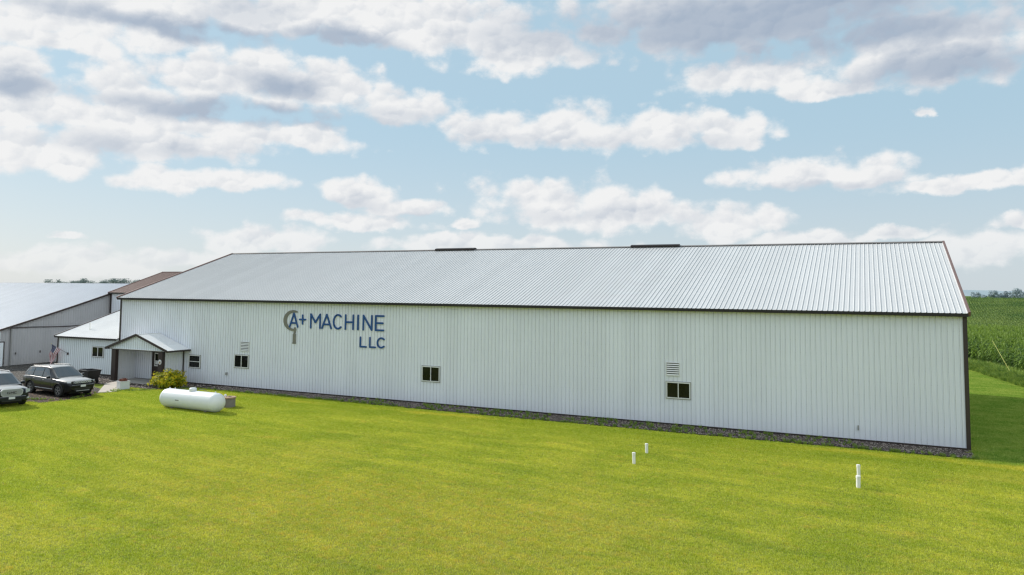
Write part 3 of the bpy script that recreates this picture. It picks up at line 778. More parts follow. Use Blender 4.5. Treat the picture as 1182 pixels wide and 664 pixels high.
ribbed(MB(), (ex0+.25, yg, 0), (1, 0, 0), (0, 0, 1), (0, -1, 0), ex1-ex0-.5, gh, lo=2.36).build('gable_panel', CL['annex_wall'], por)
pr = MB()
for s, xe in ((-1, ex0), (1, ex1)):
    vv = Vector((px_m-xe, 0, pz-ez)); nn = Vector((-vv.z*(1 if s < 0 else -1), 0, abs(vv.x))).normalized()
    if s > 0: ribbed(pr, (xe, -2.02, ez), (0, 1, 0), vv, nn, 2.0, vv.length)
    else: ribbed(pr, (xe, -2.02, ez), (0, 1, 0), vv, nn, 2.0, vv.length)
pr.build('porch_roof', CL['annex_roof'], por)
pt = MB()
for xe in (ex0, ex1):
    pt.beam((xe, -2.03, ez-.04), (px_m, -2.03, pz-.035), .05, .15)
pt.box(ex1-.02, ex1+.04, -2.0, -.03, ez-.12, ez-.012); pt.box(ex0-.04, ex0+.02, -2.0, -.03, ez-.12, ez-.012)
pt.box(ex0+.5, ex1-.5, yg-.045, yg-.026, 2.30, 2.36)
pt.build('fascia', M['trim'], por)
MB().box(px_m-.06, px_m+.06, -2.0, -.03, pz-.015, pz+.02).build('ridge_cap', M['frame'], por)
MB().box(xl-.12, xl+.30, yf-.28, yf-.02, .05, 2.36).build('post', M['trim'], por, bevel=.01)
MB().box(xr-.33, xr+.06, yf-.28, yf-.02, .05, 2.36).build('post', M['trim'], por, bevel=.01)
MB().box(xr+.024, xr+.07, -.10, -.03, .05, 2.3).build('corner_trim', M['trim'], por)
MB().box(xl-.15, xr+.1, -1.98, -.02, 0, .06).build('slab', M['concrete'], por, bevel=.012)
dr = MB().box(-51.28, -50.22, -.085, -.03, .07, 2.20).build('door', M['door'], por)
MB().box(-51.32, -51.26, -.1, -.03, .07, 2.26).box(-50.24, -50.18, -.1, -.03, .07, 2.26).box(-51.26, -50.24, -.1, -.03, 2.20, 2.26).build('door_frame', M['trim'], dr)
MB().box(-51.05, -50.45, -.105, -.088, 1.05, 2.02).build('light_frame', M['frame'], dr)
MB().box(-50.97, -50.53, -.112, -.107, 1.13, 1.94).build('door_pane', M['glass'], dr)
MB().box(-50.93, -50.66, -.118, -.114, 1.18, 1.46).build('notice', M['plate'], dr)
# round white notice with a red ring on the post
sg = MB().lathe([(.17, 0), (.17, .006)], 20, 'Y', (xr-.13, yf-.292, 1.62)).build('notice', M['plate'], por)
MB().box(xr-.21, xr-.05, yf-.297, yf-.293, 1.52, 1.66).build('notice_mark', M['tan'], sg)

# ------------------------------------------------------------------ sign lettering on the wall
sign = empty('wall_sign', (-38.5, -.03, 4.2), label='blue A+ MACHINE LLC lettering with grey micrometer emblem on the long white wall', cat='sign')
def P(x, z): return (x+38.5, z-4.2)
SW = .115
def stroke(mb, pts, w=SW, t=.035):
    """thick polyline with round ends, extruded out of the wall (local coords)"""
    for i in range(len(pts)-1):
        a, b = Vector((pts[i][0], 0, pts[i][1])), Vector((pts[i+1][0], 0, pts[i+1][1]))
        d = (b-a).normalized(); n = Vector((-d.z, 0, d.x))*w/2; o = Vector((0, -t-.0006*i, 0))
        q = [a-n, b-n, b+n, a+n]
        mb.add(q+[v+o for v in q], [(4, 5, 6, 7), (0, 1, 5, 4), (1, 2, 6, 5), (2, 3, 7, 6), (3, 0, 4, 7)])
    for i, p in enumerate(pts):
        mb.lathe([(w/2, 0), (w/2, -t-.0003-.0005*i)], 12, 'Y', (p[0], 0, p[1]))
def arc(cx, cz, rx, rz, a0, a1, n=14):
    return [(cx+rx*math.cos(R(a0+(a1-a0)*i/n)), cz+rz*math.sin(R(a0+(a1-a0)*i/n))) for i in range(n+1)]
def letter(ch, x0, x1, z0, z1, name='letter', w=SW):
    x0 += 38.5; x1 += 38.5; z0 -= 4.2; z1 -= 4.2; h = w/2
    a, b, c, d = x0+h, x1-h, z0+h, z1-h; m = (a+b)/2; zm = (c+d)/2
    S = {'A': [[(a, c), (m, d), (b, c)], [(a+(m-a)*.30, c+(d-c)*.28), (b-(b-m)*.30, c+(d-c)*.28)]],
         'M': [[(a, c), (a, d), (m, c+(d-c)*.40), (b, d), (b, c)]], 'H': [[(a, c), (a, d)], [(b, c), (b, d)], [(a, zm), (b, zm)]],
         'I': [[(m, c), (m, d)]], 'N': [[(a, c), (a, d), (b, c), (b, d)]], 'E': [[(b, d), (a, d), (a, c), (b, c)], [(a, zm), (b-.06, zm)]],
         'L': [[(a, d), (a, c), (b, c)]], 'C': [arc((a+b)/2+.04, zm, (b-a)/2+.04, (d-c)/2, 48, 312)], '+': [[(m, c), (m, d)], [(a, zm), (b, zm)]]}[ch]
    mb = MB()
    for k, s in enumerate(S): stroke(mb, s, w, .035+.004*k)
    return mb.build(name, M['blue'], sign)
Z0, Z1 = 4.21, 5.21
letter('A', -38.50, -37.70, Z0+.02, Z1+.02)
letter('+', -37.66, -37.06, 4.44, 5.12, 'plus_symbol')
for ch, a, b in (('M', -36.73, -35.85), ('A', -35.80, -34.94), ('C', -34.87, -34.13), ('H', -33.92, -33.20), ('I', -32.98, -32.78), ('N', -32.53, -31.77), ('E', -31.58, -30.88)):
    letter(ch, a, b, Z0, Z1)
for ch, a, b in (('L', -32.72, -32.17), ('L', -31.99, -31.47), ('C', -31.42, -30.82)):
    letter(ch, a, b, 3.15, 3.84, w=.105)
# emblem: C-shaped frame tapering to both ends, neck, knurled thimble
em = MB(); cx, cz = P(-38.17, 4.70)
N_ = 26; outer = []; inner = []
for i in range(N_+1):
    a = R(62+(292-62)*i/N_); k = max(0.0, math.sin(math.pi*i/N_))
    ro = .76; th = .11+.13*k**.8
    outer.append((cx+ro*1.08*math.cos(a), cz+ro*.90*math.sin(a))); inner.append((cx+(ro-th)*1.08*math.cos(a)+.02, cz+(ro-th)*.90*math.sin(a)))
vs = []
for t in (0, -.022):
    vs += [(x, t, z) for x, z in outer]+[(x, t, z) for x, z in inner]
n = N_+1; fs = []
for i in range(N_):
    fs += [(2*n+i, 2*n+i+1, 3*n+i+1, 3*n+i), (i, i+1, 2*n+i+1, 2*n+i), (n+i, n+i+1, 3*n+i+1, 3*n+i)]
em.add(vs, fs)
x0, z0 = P(-38.02, 4.05)
em.box(x0-.07, x0+.10, -.02, 0, z0-.16, z0+.20)
em.build('emblem_frame', M['steel_paint'], sign)
em2 = MB().box(x0-.13, x0+.12, -.03, 0, P(0, 3.26)[1], z0-.24).box(x0-.09, x0+.08, -.026, 0, z0-.24, z0-.16).box(x0-.15, x0+.14, -.034, 0, P(0, 3.18)[1], P(0, 3.26)[1])
em2.build('emblem_thimble', M['steel_paint'], sign, bevel=.01)

# ------------------------------------------------------------------ annex
ax = empty('annex_building', (0, 0, 0), label='low white ribbed lean-to annex with bright white roof left of the porch', cat='building')
ax0, ax1 = -62.25, -L_-.12; ay1 = 9.92; ae, asl = 2.92, .33
ribbed(MB(), (ax0, .0, .14), (1, 0, 0), (0, 0, 1), (0, -1, 0), ax1-ax0, ae-.19).build('front_wall', CL['annex_wall'], ax)
ribbed(MB(), (ax0, ay1, .14), (0, -1, 0), (0, 0, 1), (-1, 0, 0), ay1, lambda u: ae-.19+asl*(ay1-u)).build('side_wall', CL['wall_side'], ax)
av = Vector((0, 1, asl)).normalized()
arf = ribbed(MB(), (ax0-.1, -.25, ae-.04), (1, 0, 0), av, (0, -av.z, av.y), ax1-ax0+.1, (ay1+.24)/av.y).build('roof', CL['annex_roof'], ax)
MB().box(ax0-.1, ax1, -.29, -.24, ae-.17, ae-.045).build('eave_trim', M['eave'], arf)
MB().beam((ax0-.13, -.27, ae-.07), (ax0-.13, ay1, ae-.07+asl*(ay1+.27)), .05, .16).build('rake_trim', M['trim'], arf)
MB().box(ax0-.04, ax0+.10, -.045, -.026, .08, ae-.17).build('corner_trim', M['trim'], ax)
MB().box(ax0, ax1, -.018, ay1, -.2, .14).build('foundation', M['foundation'], ax)
window(ax, -58.05, -56.74, 1.40, 2.20)
fl = MB().lathe([(.05, 0), (.05, .45), (.075, .45), (.075, .53)], 12, 'Z', (-60.24, 1.25, 3.35)).build('flue_pipe', M['pvc'], ax)

# ------------------------------------------------------------------ storage shed behind, left
sh = empty('storage_shed', (-70, 0, 0), label='big shed with pale low roof and grey gable wall holding a wide sliding door', cat='building')
sx = 0.0; ssl = .31; sy0, syr, sz0 = .10, 12.9, 3.17; sy2 = 25.7
def sh_h(u): return sz0+ssl*(u if u < syr-sy0 else 2*(syr-sy0)-u)-.10-.08*math.sin(math.pi*min(1, u/(syr-sy0)))
ribbed(MB(), (sx, sy0-.0, .0), (0, 1, 0), (0, 0, 1), (1, 0, 0), sy2-sy0, sh_h).build('gable_wall', CL['shed_wall'], sh)
ribbed(MB(), (sx-45, sy0, .0), (1, 0, 0), (0, 0, 1), (0, -1, 0), 45, sz0-.1).build('front_wall', CL['wall'], sh)
srf = MB()
nseg = 8
for s in (0, 1):
    for i in range(nseg):
        def pt_(j):
            t = j/nseg; u = (syr-sy0+.3)*t; z = sz0-.1+ssl*u-.08*math.sin(math.pi*t)
            yy = sy0-.3+u
            return Vector((0, yy if s == 0 else 2*syr-yy, z))
        a, b = pt_(i), pt_(i+1); d = b-a
        nn = Vector((0, -d.z, d.y)) if s == 0 else Vector((0, -d.z, d.y)); nn = Vector((0, (-1 if s == 0 else 1)*abs(d.z), abs(d.y)))
        ribbed(srf, (sx-45, a.y, a.z), (1, 0, 0), d, nn, 45.18, d.length+.004)
sro = srf.build('roof', CL['shed_roof'], sh)
tb = MB()
for i in range(nseg):
    t0, t1 = i/nseg, (i+1)/nseg
    q = [(sx+.2, sy0-.3+(syr-sy0+.3)*t, sz0-.14+ssl*(syr-sy0+.3)*t-.08*math.sin(math.pi*t)) for t in (t0, t1)]
    tb.beam(q[0], q[1], .05, .16)
tb.build('rake_trim', M['trim'], sro)
sd_ = ribbed(MB(), (sx+.10, .95, .05), (0, 1, 0), (0, 0, 1), (1, 0, 0), 7.6, 3.08).build('sliding_door', CL['shed_wall'], sh)
dt = MB()
pp = [(sx+.14, .6+i*.9, 3.20+.03*math.sin(i*.9)) for i in range(10)]
for i in range(9): dt.beam(pp[i], pp[i+1], .06, .07)
dt.build('door_track', M['trim'], sd_)
MB().box(sx+.10, sx+.145, .88, .98, .05, 3.16).build('door_edge', M['jtrim'], sd_)
MB().box(sx+.145, sx+.20, 3.4, 3.46, .95, 1.15).build('handle', M['trim'], sd_)
MB().box(sx+.145, sx+.19, 1.3, 1.36, .95, 1.12).build('handle', M['trim'], sd_)
wd = MB().box(sx+.024, sx+.055, -.6, .35, .02, 2.02).build('side_door', CL['annex_wall'], sh)
MB().box(sx+.024, sx+.07, .35, .43, .0, 2.1).box(sx+.024, sx+.07, -.68, -.6, 0, 2.1).box(sx+.024, sx+.07, -.6, .35, 2.02, 2.1).build('door_frame', M['trim'], wd)
# its wall carries on left of the sliding door
ribbed(MB(), (sx, -.9, 0), (0, 1, 0), (0, 0, 1), (1, 0, 0), 1.0, 2.95).build('wing_wall', CL['annex_wall'], sh)

# ------------------------------------------------------------------ brown roofed building
br = empty('brown_roof_building', (0, 0, 0), label='grey walled building with a red-brown steel roof behind the low annex', cat='building')
by, bz, bx0, bx1 = 10.0, 6.26, -69.75, -55.4; bsl = .345
ribbed(MB(), (bx0, by, 0), (1, 0, 0), (0, 0, 1), (0, -1, 0), bx1-bx0, bz-.12).build('front_wall', CL['wall'], br)
brd = 5.95
bv = Vector((0, 1, bsl)).normalized()
bm_ = MB()
ribbed(bm_, (bx0-.15, by-.2, bz), (1, 0, 0), bv, (0, -bv.z, bv.y), bx1-bx0+.1, (brd+.2)/bv.y)
bv2 = Vector((0, -1, bsl)).normalized()
ribbed(bm_, (bx0-.15, by+2*brd+.2, bz), (1, 0, 0), bv2, (0, bv.z, bv.y), bx1-bx0+.1, (brd+.2)/bv.y)
bro = bm_.build('roof', CL['brown_roof'], br)
MB().box(bx0-.15, bx1, by-.25, by-.2, bz-.13, bz-.012).build('eave_trim', M['eave'], bro)
MB().beam((bx0-.18, by-.2, bz-.05), (bx0-.18, by+brd, bz-.05+bsl*(brd+.2)), .05, .18).beam((bx0-.18, by+2*brd+.2, bz-.05), (bx0-.18, by+brd, bz-.05+bsl*(brd+.2)), .05, .18).build('rake_trim', M['rake'], bro)
MB().box(bx0-.2, bx1, by+brd-.12, by+brd+.12, bz+bsl*(brd+.2)-.02, bz+bsl*(brd+.2)+.03).build('ridge_cap', M['rake'], bro)
MB().box(bx0-.05, bx0+.13, by-.05, by-.026, 0, bz-.13).build('corner_trim', M['trim'], br)
ribbed(MB(), (bx0, by+2*brd, 0), (0, -1, 0), (0, 0, 1), (-1, 0, 0), 2*brd, lambda u: bz-.1+bsl*(brd-abs(u-brd))).build('gable_wall', CL['wall_side'], br)

# ------------------------------------------------------------------ cars
def lerp(a, b, t): return a+(b-a)*t
def curve(tab, x):
    for (x0, v0), (x1, v1) in zip(tab, tab[1:]):
        if x <= x1: return lerp(v0, v1, max(0, (x-x0)/(x1-x0)))
    return tab[-1][1]

def car(name, loc, rz, label, S, paint_m):
    """S: dict of profile tables; local x runs forward, front bumper at x = Lf, z up, ground 0"""
    t = empty(name, loc, rz, label, 'car', 'cars parked by the entrance')
    xf, xb = S['xf'], S['xb']; Rw, Ra = S['R'], S['R']+.07
    wx = S['wheels']; n = 72
    mb = MB(); rows = []
    for i in range(n+1):
        x = lerp(xb, xf, i/n)
        w = curve(S['w'], x); zb = curve(S['zb'], x); zs = curve(S['belt'], x); zt = curve(S['top'], x)
        za = 0
        for c in wx:
            if abs(x-c) < Ra: za = max(za, Rw+math.sqrt(Ra*Ra-(x-c)**2)*.98)
        zz = max(zb, za); lo = max(zb, za)
        mid = max(lo+.01, zb+(zs-zb)*.45); hi = max(mid+.01, zs-.10)
        half = [(0.0, zb+.02), (w*.70, zb+.02), (w*.70, max(zb+.02, za)), (w*.955, lo), (w*.985, max(lo+.005, zb+.12)), (w*1.0, mid), (w*.995, hi), (w*.965, zs-.03), (w*.915, zs), (w*.6, lerp(zs, zt, .8)), (0.0, zt)]
        row = [(x, y_, z_) for y_, z_ in half]+[(x, -y_, z_) for y_, z_ in half[-2:0:-1]]
        rows.append(row)
    m = len(rows[0])
    vs = [p for r_ in rows for p in r_]
    fs = [(i*m+j, i*m+(j+1) % m, (i+1)*m+(j+1) % m, (i+1)*m+j) for i in range(n) for j in range(m)]
    fs += [tuple(range(m)), tuple(n*m+j for j in reversed(range(m)))]
    mb.add(vs, fs)
    body = mb.build('body', paint_m, t, smooth=True)
    md = body.modifiers.new('e', 'EDGE_SPLIT'); md.split_angle = R(38)
    # cabin hull
    c = S['cab']   # list of (x, z, halfwidth) roof line points; base points
    hull = MB(); rows = []
    nc = 40
    xa, xz = c['x0'], c['x1']
    for i in range(nc+1):
        x = lerp(xa, xz, i/nc); zt = curve(c['roof'], x); zb_ = curve(S['belt'], x)-.06
        zt = max(zt, zb_+.02); wb = curve(S['w'], x)*.93; k = min(1, (zt-zb_)/c['h'])
        wr = lerp(wb, c['wr'], k)
        half = [(wb, zb_), (lerp(wb, wr, .5)+.01*k, lerp(zb_, zt, .5)), (wr+.015*k, lerp(zb_, zt, .88)), (wr*.94, lerp(zb_, zt, .97)), (wr*.6, zt+.012*k), (0, zt+.022*k)]
        rows.append([(x, y_, z_) for y_, z_ in half]+[(x, -y_, z_) for y_, z_ in half[-2::-1]])
    m = len(rows[0]); vs = [p for r_ in rows for p in r_]
    fs = [(i*m+j, i*m+j+1, (i+1)*m+j+1, (i+1)*m+j) for i in range(nc) for j in range(m-1)]
    hull.add(vs, fs)
    cab = hull.build('cabin', paint_m, t, smooth=True)
    def side_pt(x, f, sgn, off=.008):
        """point on the hull side at height fraction f"""
        zt = curve(c['roof'], x); zb_ = curve(S['belt'], x)-.06; zt = max(zt, zb_+.02)
        wb = curve(S['w'], x)*.93; k = min(1, (zt-zb_)/c['h']); wr = lerp(wb, c['wr'], k)
        if f < .5: y_ = lerp(wb, lerp(wb, wr, .5)+.01*k, f/.5)
        else: y_ = lerp(lerp(wb, wr, .5)+.01*k, wr+.015*k, (f-.5)/.38)
        return (x, sgn*(y_+off), lerp(zb_, zt, f))
    for sgn in (-1, 1):
        for wn_ in c['side']:   # (x_low_rear, x_low_front, x_top_rear, x_top_front)
            g = MB(); a0, a1, b0, b1 = wn_; NX, NZ = 8, 5; vv = []
            for j in range(NZ+1):
                for i in range(NX+1):
                    s_ = i/NX; q = j/NZ
                    x = lerp(lerp(a0, b0, q), lerp(a1, b1, q), s_)
                    zl = curve(S['belt'], x)+.035; zt = curve(c['roof'], x); zb_ = curve(S['belt'], x)-.06
                    f0 = (zl-zb_)/max(.05, zt-zb_); f = lerp(f0, .84, q)
                    vv.append(side_pt(x, f, sgn))
            ff = [(j*(NX+1)+i, j*(NX+1)+i+1, (j+1)*(NX+1)+i+1, (j+1)*(NX+1)+i) for j in range(NZ) for i in range(NX)]
            g.add(vv, ff).build('side_window', M['car_glass'], cab, smooth=True)
    for nm, (xa_, xb_), yy in (('windscreen', c['screen'], .86), ('rear_window', c['rear'], .80)):
        g = MB(); vv = []; NX, NY = 6, 10
        for i in range(NX+1):
            x = lerp(xa_, xb_, i/NX); zt = curve(c['roof'], x); zb_ = curve(S['belt'], x)-.06
            wb = curve(S['w'], x)*.93; k = min(1, (zt-zb_)/c['h']); wr = lerp(wb, c['wr'], k)
            for j in range(NY+1):
                s_ = -1+2*j/NY; y_ = s_*wr*yy
                z_ = zt+(.022*k+.012)-abs(s_)**2*.016*k*1.2
                if abs(s_) > .7: z_ -= (abs(s_)-.7)*.05*k
                vv.append((x, y_, z_))
        ff = [(i*(NY+1)+j, i*(NY+1)+j+1, (i+1)*(NY+1)+j+1, (i+1)*(NY+1)+j) for i in range(NX) for j in range(NY)]
        g.add(vv, ff).build(nm, M['car_glass'], cab, smooth=True)
    # chassis shadow box
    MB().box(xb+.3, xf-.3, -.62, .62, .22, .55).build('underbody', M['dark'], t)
    hw = curve(S['w'], 0)
    for cx_ in wx:
        for sgn in (-1, 1):
            yo = sgn*(hw-.02); yi = sgn*(hw-.25)
            w_ = MB(); a_, b_2 = sorted((yo, yi))
            w_.lathe([(Rw*.62, a_), (Rw*.93, a_), (Rw, a_+.035), (Rw, b_2-.035), (Rw*.93, b_2), (Rw*.62, b_2)], 36, 'Y', (cx_, 0, Rw))
            wh = w_.build('tyre', M['rubber'], t, smooth=False)
            rm = MB(); ys_ = yo+sgn*.004
            rm.lathe([(Rw*.66, yo-sgn*.03), (Rw*.66, ys_), (Rw*.60, ys_), (Rw*.58, yo-sgn*.06)][::sgn], 36, 'Y', (cx_, 0, Rw))
            for k in range(5):
                for dd in (-.13, .13):
                    a = 2*math.pi*k/5+dd*.6+.3; b = 2*math.pi*k/5+dd+.3
                    rm.beam((cx_+.05*math.cos(a), yo-sgn*.012, Rw+.05*math.sin(a)), (cx_+Rw*.62*math.cos(b), yo-sgn*.004, Rw+Rw*.62*math.sin(b)), .03, .03, up=(0, 1, 0))
            rm.lathe([(.065, yo-sgn*.02), (.065, yo+sgn*.008)][::sgn], 14, 'Y', (cx_, 0, Rw))
            rm.build('rim', M['alloy'], wh)
            # wheel-arch lip
            al = MB(); al.tube([(cx_+Ra*math.cos(R(v_)), sgn*(hw*.985), Rw+Ra*.98*math.sin(R(v_))) for v_ in range(-8, 189, 7)], .022, 6)
            al.build('arch_trim', M['black_plastic'], t)
    # mirrors
    for sgn in (-1, 1):
        xm_ = c['mirror']; zb_ = curve(S['belt'], xm_)
        mm = MB(); mm.lathe([(.02, -.11), (.08, -.09), (.095, 0), (.08, .07), (.02, .09)], 12, 'Y', (0, 0, 0))
        mo = mm.build('wing_mirror', paint_m, t, smooth=True); mo.location = (xm_, sgn*(hw+.10), zb_+.10); mo.scale = (.8, 1.1, .9)
        MB().box(xm_-.03, xm_+.03, min(sgn*hw*.9, sgn*(hw+.05)), max(sgn*hw*.9, sgn*(hw+.05)), zb_+.0, zb_+.05).build('mirror_arm', M['black_plastic'], t)
    # door seams, handles and sill strip
    for sgn in (-1, 1):
        for xs_ in c['seams']:
            zb_ = curve(S['belt'], xs_)
            yy = sgn*(curve(S['w'], xs_)*1.0-.004)
            MB().box(xs_-.006, xs_+.006, min(yy, yy+sgn*.008), max(yy, yy+sgn*.008), .36, zb_-.11).build('door_seam', M['dark'], t)
        for xs_ in c['handles']:
            zb_ = curve(S['belt'], xs_)-.14; yy = sgn*(curve(S['w'], xs_)+.02)
            MB().box(xs_-.1, xs_+.1, min(yy, yy-sgn*.03), max(yy, yy-sgn*.03), zb_-.02, zb_+.015).build('door_handle', paint_m if not S.get('chrome_handles') else M['chrome'], t, bevel=.008)
        yy = sgn*(curve(S['w'], 0)*1.0+.004)
        MB().box(wx[0]+Ra+.1, wx[1]-Ra-.1, min(yy, yy-sgn*.03), max(yy, yy-sgn*.03), S['strip'], S['strip']+.045).build('sill_strip', M['chrome'], t, bevel=.006)
        rr_ = MB(); za, zc = curve(c['roof'], c['rails'][0]), curve(c['roof'], c['rails'][1])
        rr_.tube([(c['rails'][0], sgn*(c['wr']-.08), za+.0), (c['rails'][0]+.12, sgn*(c['wr']-.08), za+.055), (c['rails'][1]-.12, sgn*(c['wr']-.08), zc+.055), (c['rails'][1], sgn*(c['wr']-.08), zc)], .018, 6)
        rr_.build('roof_rail', M['chrome'] if S.get('chrome_handles') else M['black_plastic'], t)
    return t

def front_arc(S, y):      # bumper plan curve: nose recedes to the sides
    return S['xf']-.16*(abs(y)/1.0)**2.4

def quad_panel(pts, depth=.03):
    mb = MB(); n = len(pts)
    b = [(p[0]-depth, p[1], p[2]) for p in pts]
    mb.add(list(pts)+b, [tuple(range(n))]+[(i, (i+1) % n, n+(i+1) % n, n+i) for i in range(n)])
    return mb

# mid-size SUV with the seven-slot nose
SJ = dict(xf=2.42, xb=-2.40, R=.385, wheels=(-1.40, 1.515),
          w=[(-2.40, .80), (-2.28, .90), (-1.9, .955), (0, .965), (1.6, .96), (2.1, .90), (2.32, .80), (2.42, .70)],
          zb=[(-2.4, .52), (-2.2, .36), (-1.8, .30), (1.9, .28), (2.2, .34), (2.42, .48)],
          belt=[(-2.4, 1.06), (-1.5, 1.12), (0, 1.09), (1.0, 1.06), (1.9, .99), (2.25, .92), (2.42, .78)],
          top=[(-2.4, 1.09), (-1.5, 1.14), (.6, 1.14), (1.05, 1.14), (1.8, 1.10), (2.2, 1.03), (2.36, .95), (2.42, .80)],
          strip=.43,
          cab=dict(x0=-2.36, x1=1.18, h=.62, wr=.70, roof=[(-2.36, 1.12), (-2.22, 1.30), (-1.95, 1.62), (-1.6, 1.705), (-.6, 1.76), (0, 1.755), (.28, 1.71), (1.18, 1.12)],
                   side=[(-2.02, -1.28, -1.78, -1.24), (-1.20, -.28, -1.16, -.26), (-.18, .72, -.17, .22)], screen=(.34, 1.10), rear=(-2.28, -2.02),
                   mirror=.72, seams=(-1.22, -.22, .80), handles=(-1.0, -.02), rails=(-1.75, .1)))
jeep = car('parked_car', (-50.6, -7.55, 0), R(-6), 'black four-door off-roader with a seven-slot grille, parked nearest the entrance porch', SJ, M['car_black'])
def nose(t, S, kind):
    fa = lambda y, z: front_arc(S, y)
    if kind == 'slots':
        MB().box(2.30, 2.405, -.66, .66, .86, .985).build('grille_surround', M['black_plastic'], t, bevel=.02)
        for i in range(7):
            y0 = -.43+i*.143
            g = MB()
            g.box(2.40, 2.425, y0-.052, y0+.052, .865, .885).box(2.40, 2.425, y0-.052, y0+.052, .960, .978).box(2.40, 2.425, y0-.056, y0-.034, .885, .960).box(2.40, 2.425, y0+.034, y0+.056, .885, .960)
            g.build('grille_slot', M['bright'], t)
        for s in (-1, 1):
            pts = [(2.40, s*.52, .88), (2.22, s*.84, .90), (2.18, s*.86, .985), (2.37, s*.52, .975)]
            if s > 0: pts = pts[::-1]
            quad_panel([(p[0]+.03, p[1], p[2]) for p in pts], .06).build('headlight', M['lamp'], t)
            MB().lathe([(.065, 0), (.065, .03)], 14, 'X', (2.30, s*.68, .57)).build('fog_lamp', M['lamp'], t)
            MB().box(-2.42, -2.30, s*.60-.16, s*.60+.16, 1.0, 1.12).build('tail_light', M['amber'], t, bevel=.02)
        MB().box(2.28, 2.47, -.68, .68, .62, .76).build('bumper', M['car_black'], t, bevel=.04)
        MB().box(2.20, 2.43, -.50, .50, .40, .60).build('lower_grille', M['black_plastic'], t, bevel=.03)
        MB().box(2.44, 2.455, -.40, .40, .385, .415).build('skid_trim', M['chrome'], t)
        MB().box(2.475, 2.487, -.155, .155, .63, .755).build('licence_plate', M['plate'], t)
    else:
        # wide bright mesh grille with rounded chrome border
        def octo(w, h, zc, x, r=.10):
            return [(x, -w+r, zc-h), (x, w-r, zc-h), (x, w, zc-h+r), (x, w+.03, zc+h-r), (x, w-r+.02, zc+h), (x, -w+r-.02, zc+h), (x, -w-.03, zc+h-r), (x, -w, zc-h+r)]
        gx = S['xf']
        gr = quad_panel(octo(.53, .205, .86, gx+.03), .14).build('grille', M['chrome'], t)
        quad_panel(octo(.48, .155, .86, gx+.036), .01).build('grille_mesh', M['alloy'], gr)
        g = MB()
        for k in range(9):
            z = .73+k*.0325; g.box(gx+.037, gx+.046, -.47, .47, z-.005, z+.005)
        for k in range(23):
            y_ = -.46+k*.0416; g.box(gx+.038, gx+.043, y_-.004, y_+.004, .715, 1.0)
        g.build('grille_bars', M['chrome'], gr)
        # raised three-letter badge
        b = MB()
        def bar(y0, y1, z0, z1): b.box(gx+.048, gx+.062, y0, y1, z0, z1)
        bar(-.24, -.22, .80, .92); bar(-.22, -.11, .90, .92); bar(-.22, -.11, .80, .82); bar(-.13, -.11, .82, .86); bar(-.17, -.13, .845, .86)
        bar(-.07, -.05, .80, .92); bar(.05, .07, .80, .92); b.beam((gx+.055, -.05, .91), (gx+.055, 0, .84), .014, .02, up=(1, 0, 0)); b.beam((gx+.055, .05, .91), (gx+.055, 0, .84), .014, .02, up=(1, 0, 0))
        bar(.11, .13, .80, .92); bar(.13, .24, .90, .92); bar(.13, .24, .80, .82)
        b.build('badge', M['black_plastic'], gr)
        for s in (-1, 1):
            pts = [(gx+.0, s*.68, .79), (gx-.20, s*.95, .83), (gx-.22, s*.96, .98), (gx-.03, s*.70, 1.03)]
            if s > 0: pts = pts[::-1]
            quad_panel([(p[0]+.05, p[1], p[2]) for p in pts], .08).build('headlight', M['lamp'], t)
            q = [(gx+.0, s*.56, .44), (gx-.12, s*.90, .46), (gx-.14, s*.92, .56), (gx-.0, s*.58, .52)]
            if s > 0: q = q[::-1]
            quad_panel([(p[0]+.04, p[1], p[2]) for p in q], .06).build('fog_lamp_trim', M['chrome'], t)
        MB().box(gx-.15, gx+.05, -.74, .74, .40, .64).build('bumper', M['car_navy'], t, bevel=.05)
        MB().box(gx-.02, gx+.054, -.48, .48, .37, .44).build('lower_grille', M['black_plastic'], t)
        MB().box(gx+.055, gx+.067, -.155, .155, .50, .625).build('licence_plate', M['plate'], t)
nose(jeep, SJ, 'slots'); jeep.scale = (1.14, 1, 1)
SG = dict(xf=2.55, xb=-2.55, R=.39, wheels=(-1.50, 1.53),
          w=[(-2.55, .86), (-2.4, .95), (-1.9, .99), (0, 1.0), (1.7, .99), (2.25, .94), (2.45, .86), (2.55, .76)],
          zb=[(-2.55, .50), (-2.3, .34), (-1.8, .27), (2.1, .26), (2.4, .34), (2.55, .46)],
          belt=[(-2.55, 1.06), (-1.5, 1.13), (0, 1.12), (1.0, 1.10), (2.1, 1.04), (2.4, .98), (2.55, .82)],
          top=[(-2.55, 1.1), (-1.5, 1.16), (.7, 1.18), (1.15, 1.18), (2.0, 1.15), (2.35, 1.09), (2.5, 1.02), (2.55, .86)],
          strip=.42, chrome_handles=True,
          cab=dict(x0=-2.5, x1=1.35, h=.62, wr=.74, roof=[(-2.5, 1.13), (-2.4, 1.32), (-2.2, 1.62), (-1.8, 1.74), (-.6, 1.79), (0, 1.785), (.3, 1.74), (1.35, 1.16)],
                   side=[(-2.2, -1.40, -1.98, -1.36), (-1.32, -.30, -1.28, -.28), (-.20, .84, -.19, .28)], screen=(.38, 1.26), rear=(-2.44, -2.24),
                   mirror=.85, seams=(-1.34, -.24, .92), handles=(-1.1, -.04), rails=(-1.9, .1)))
gmc = car('parked_car', (-49.65, -11.95, 0), R(-13), 'dark blue family car with a broad chrome mesh grille, cut by the left edge', SG, M['car_navy'])
nose(gmc, SG, 'mesh')

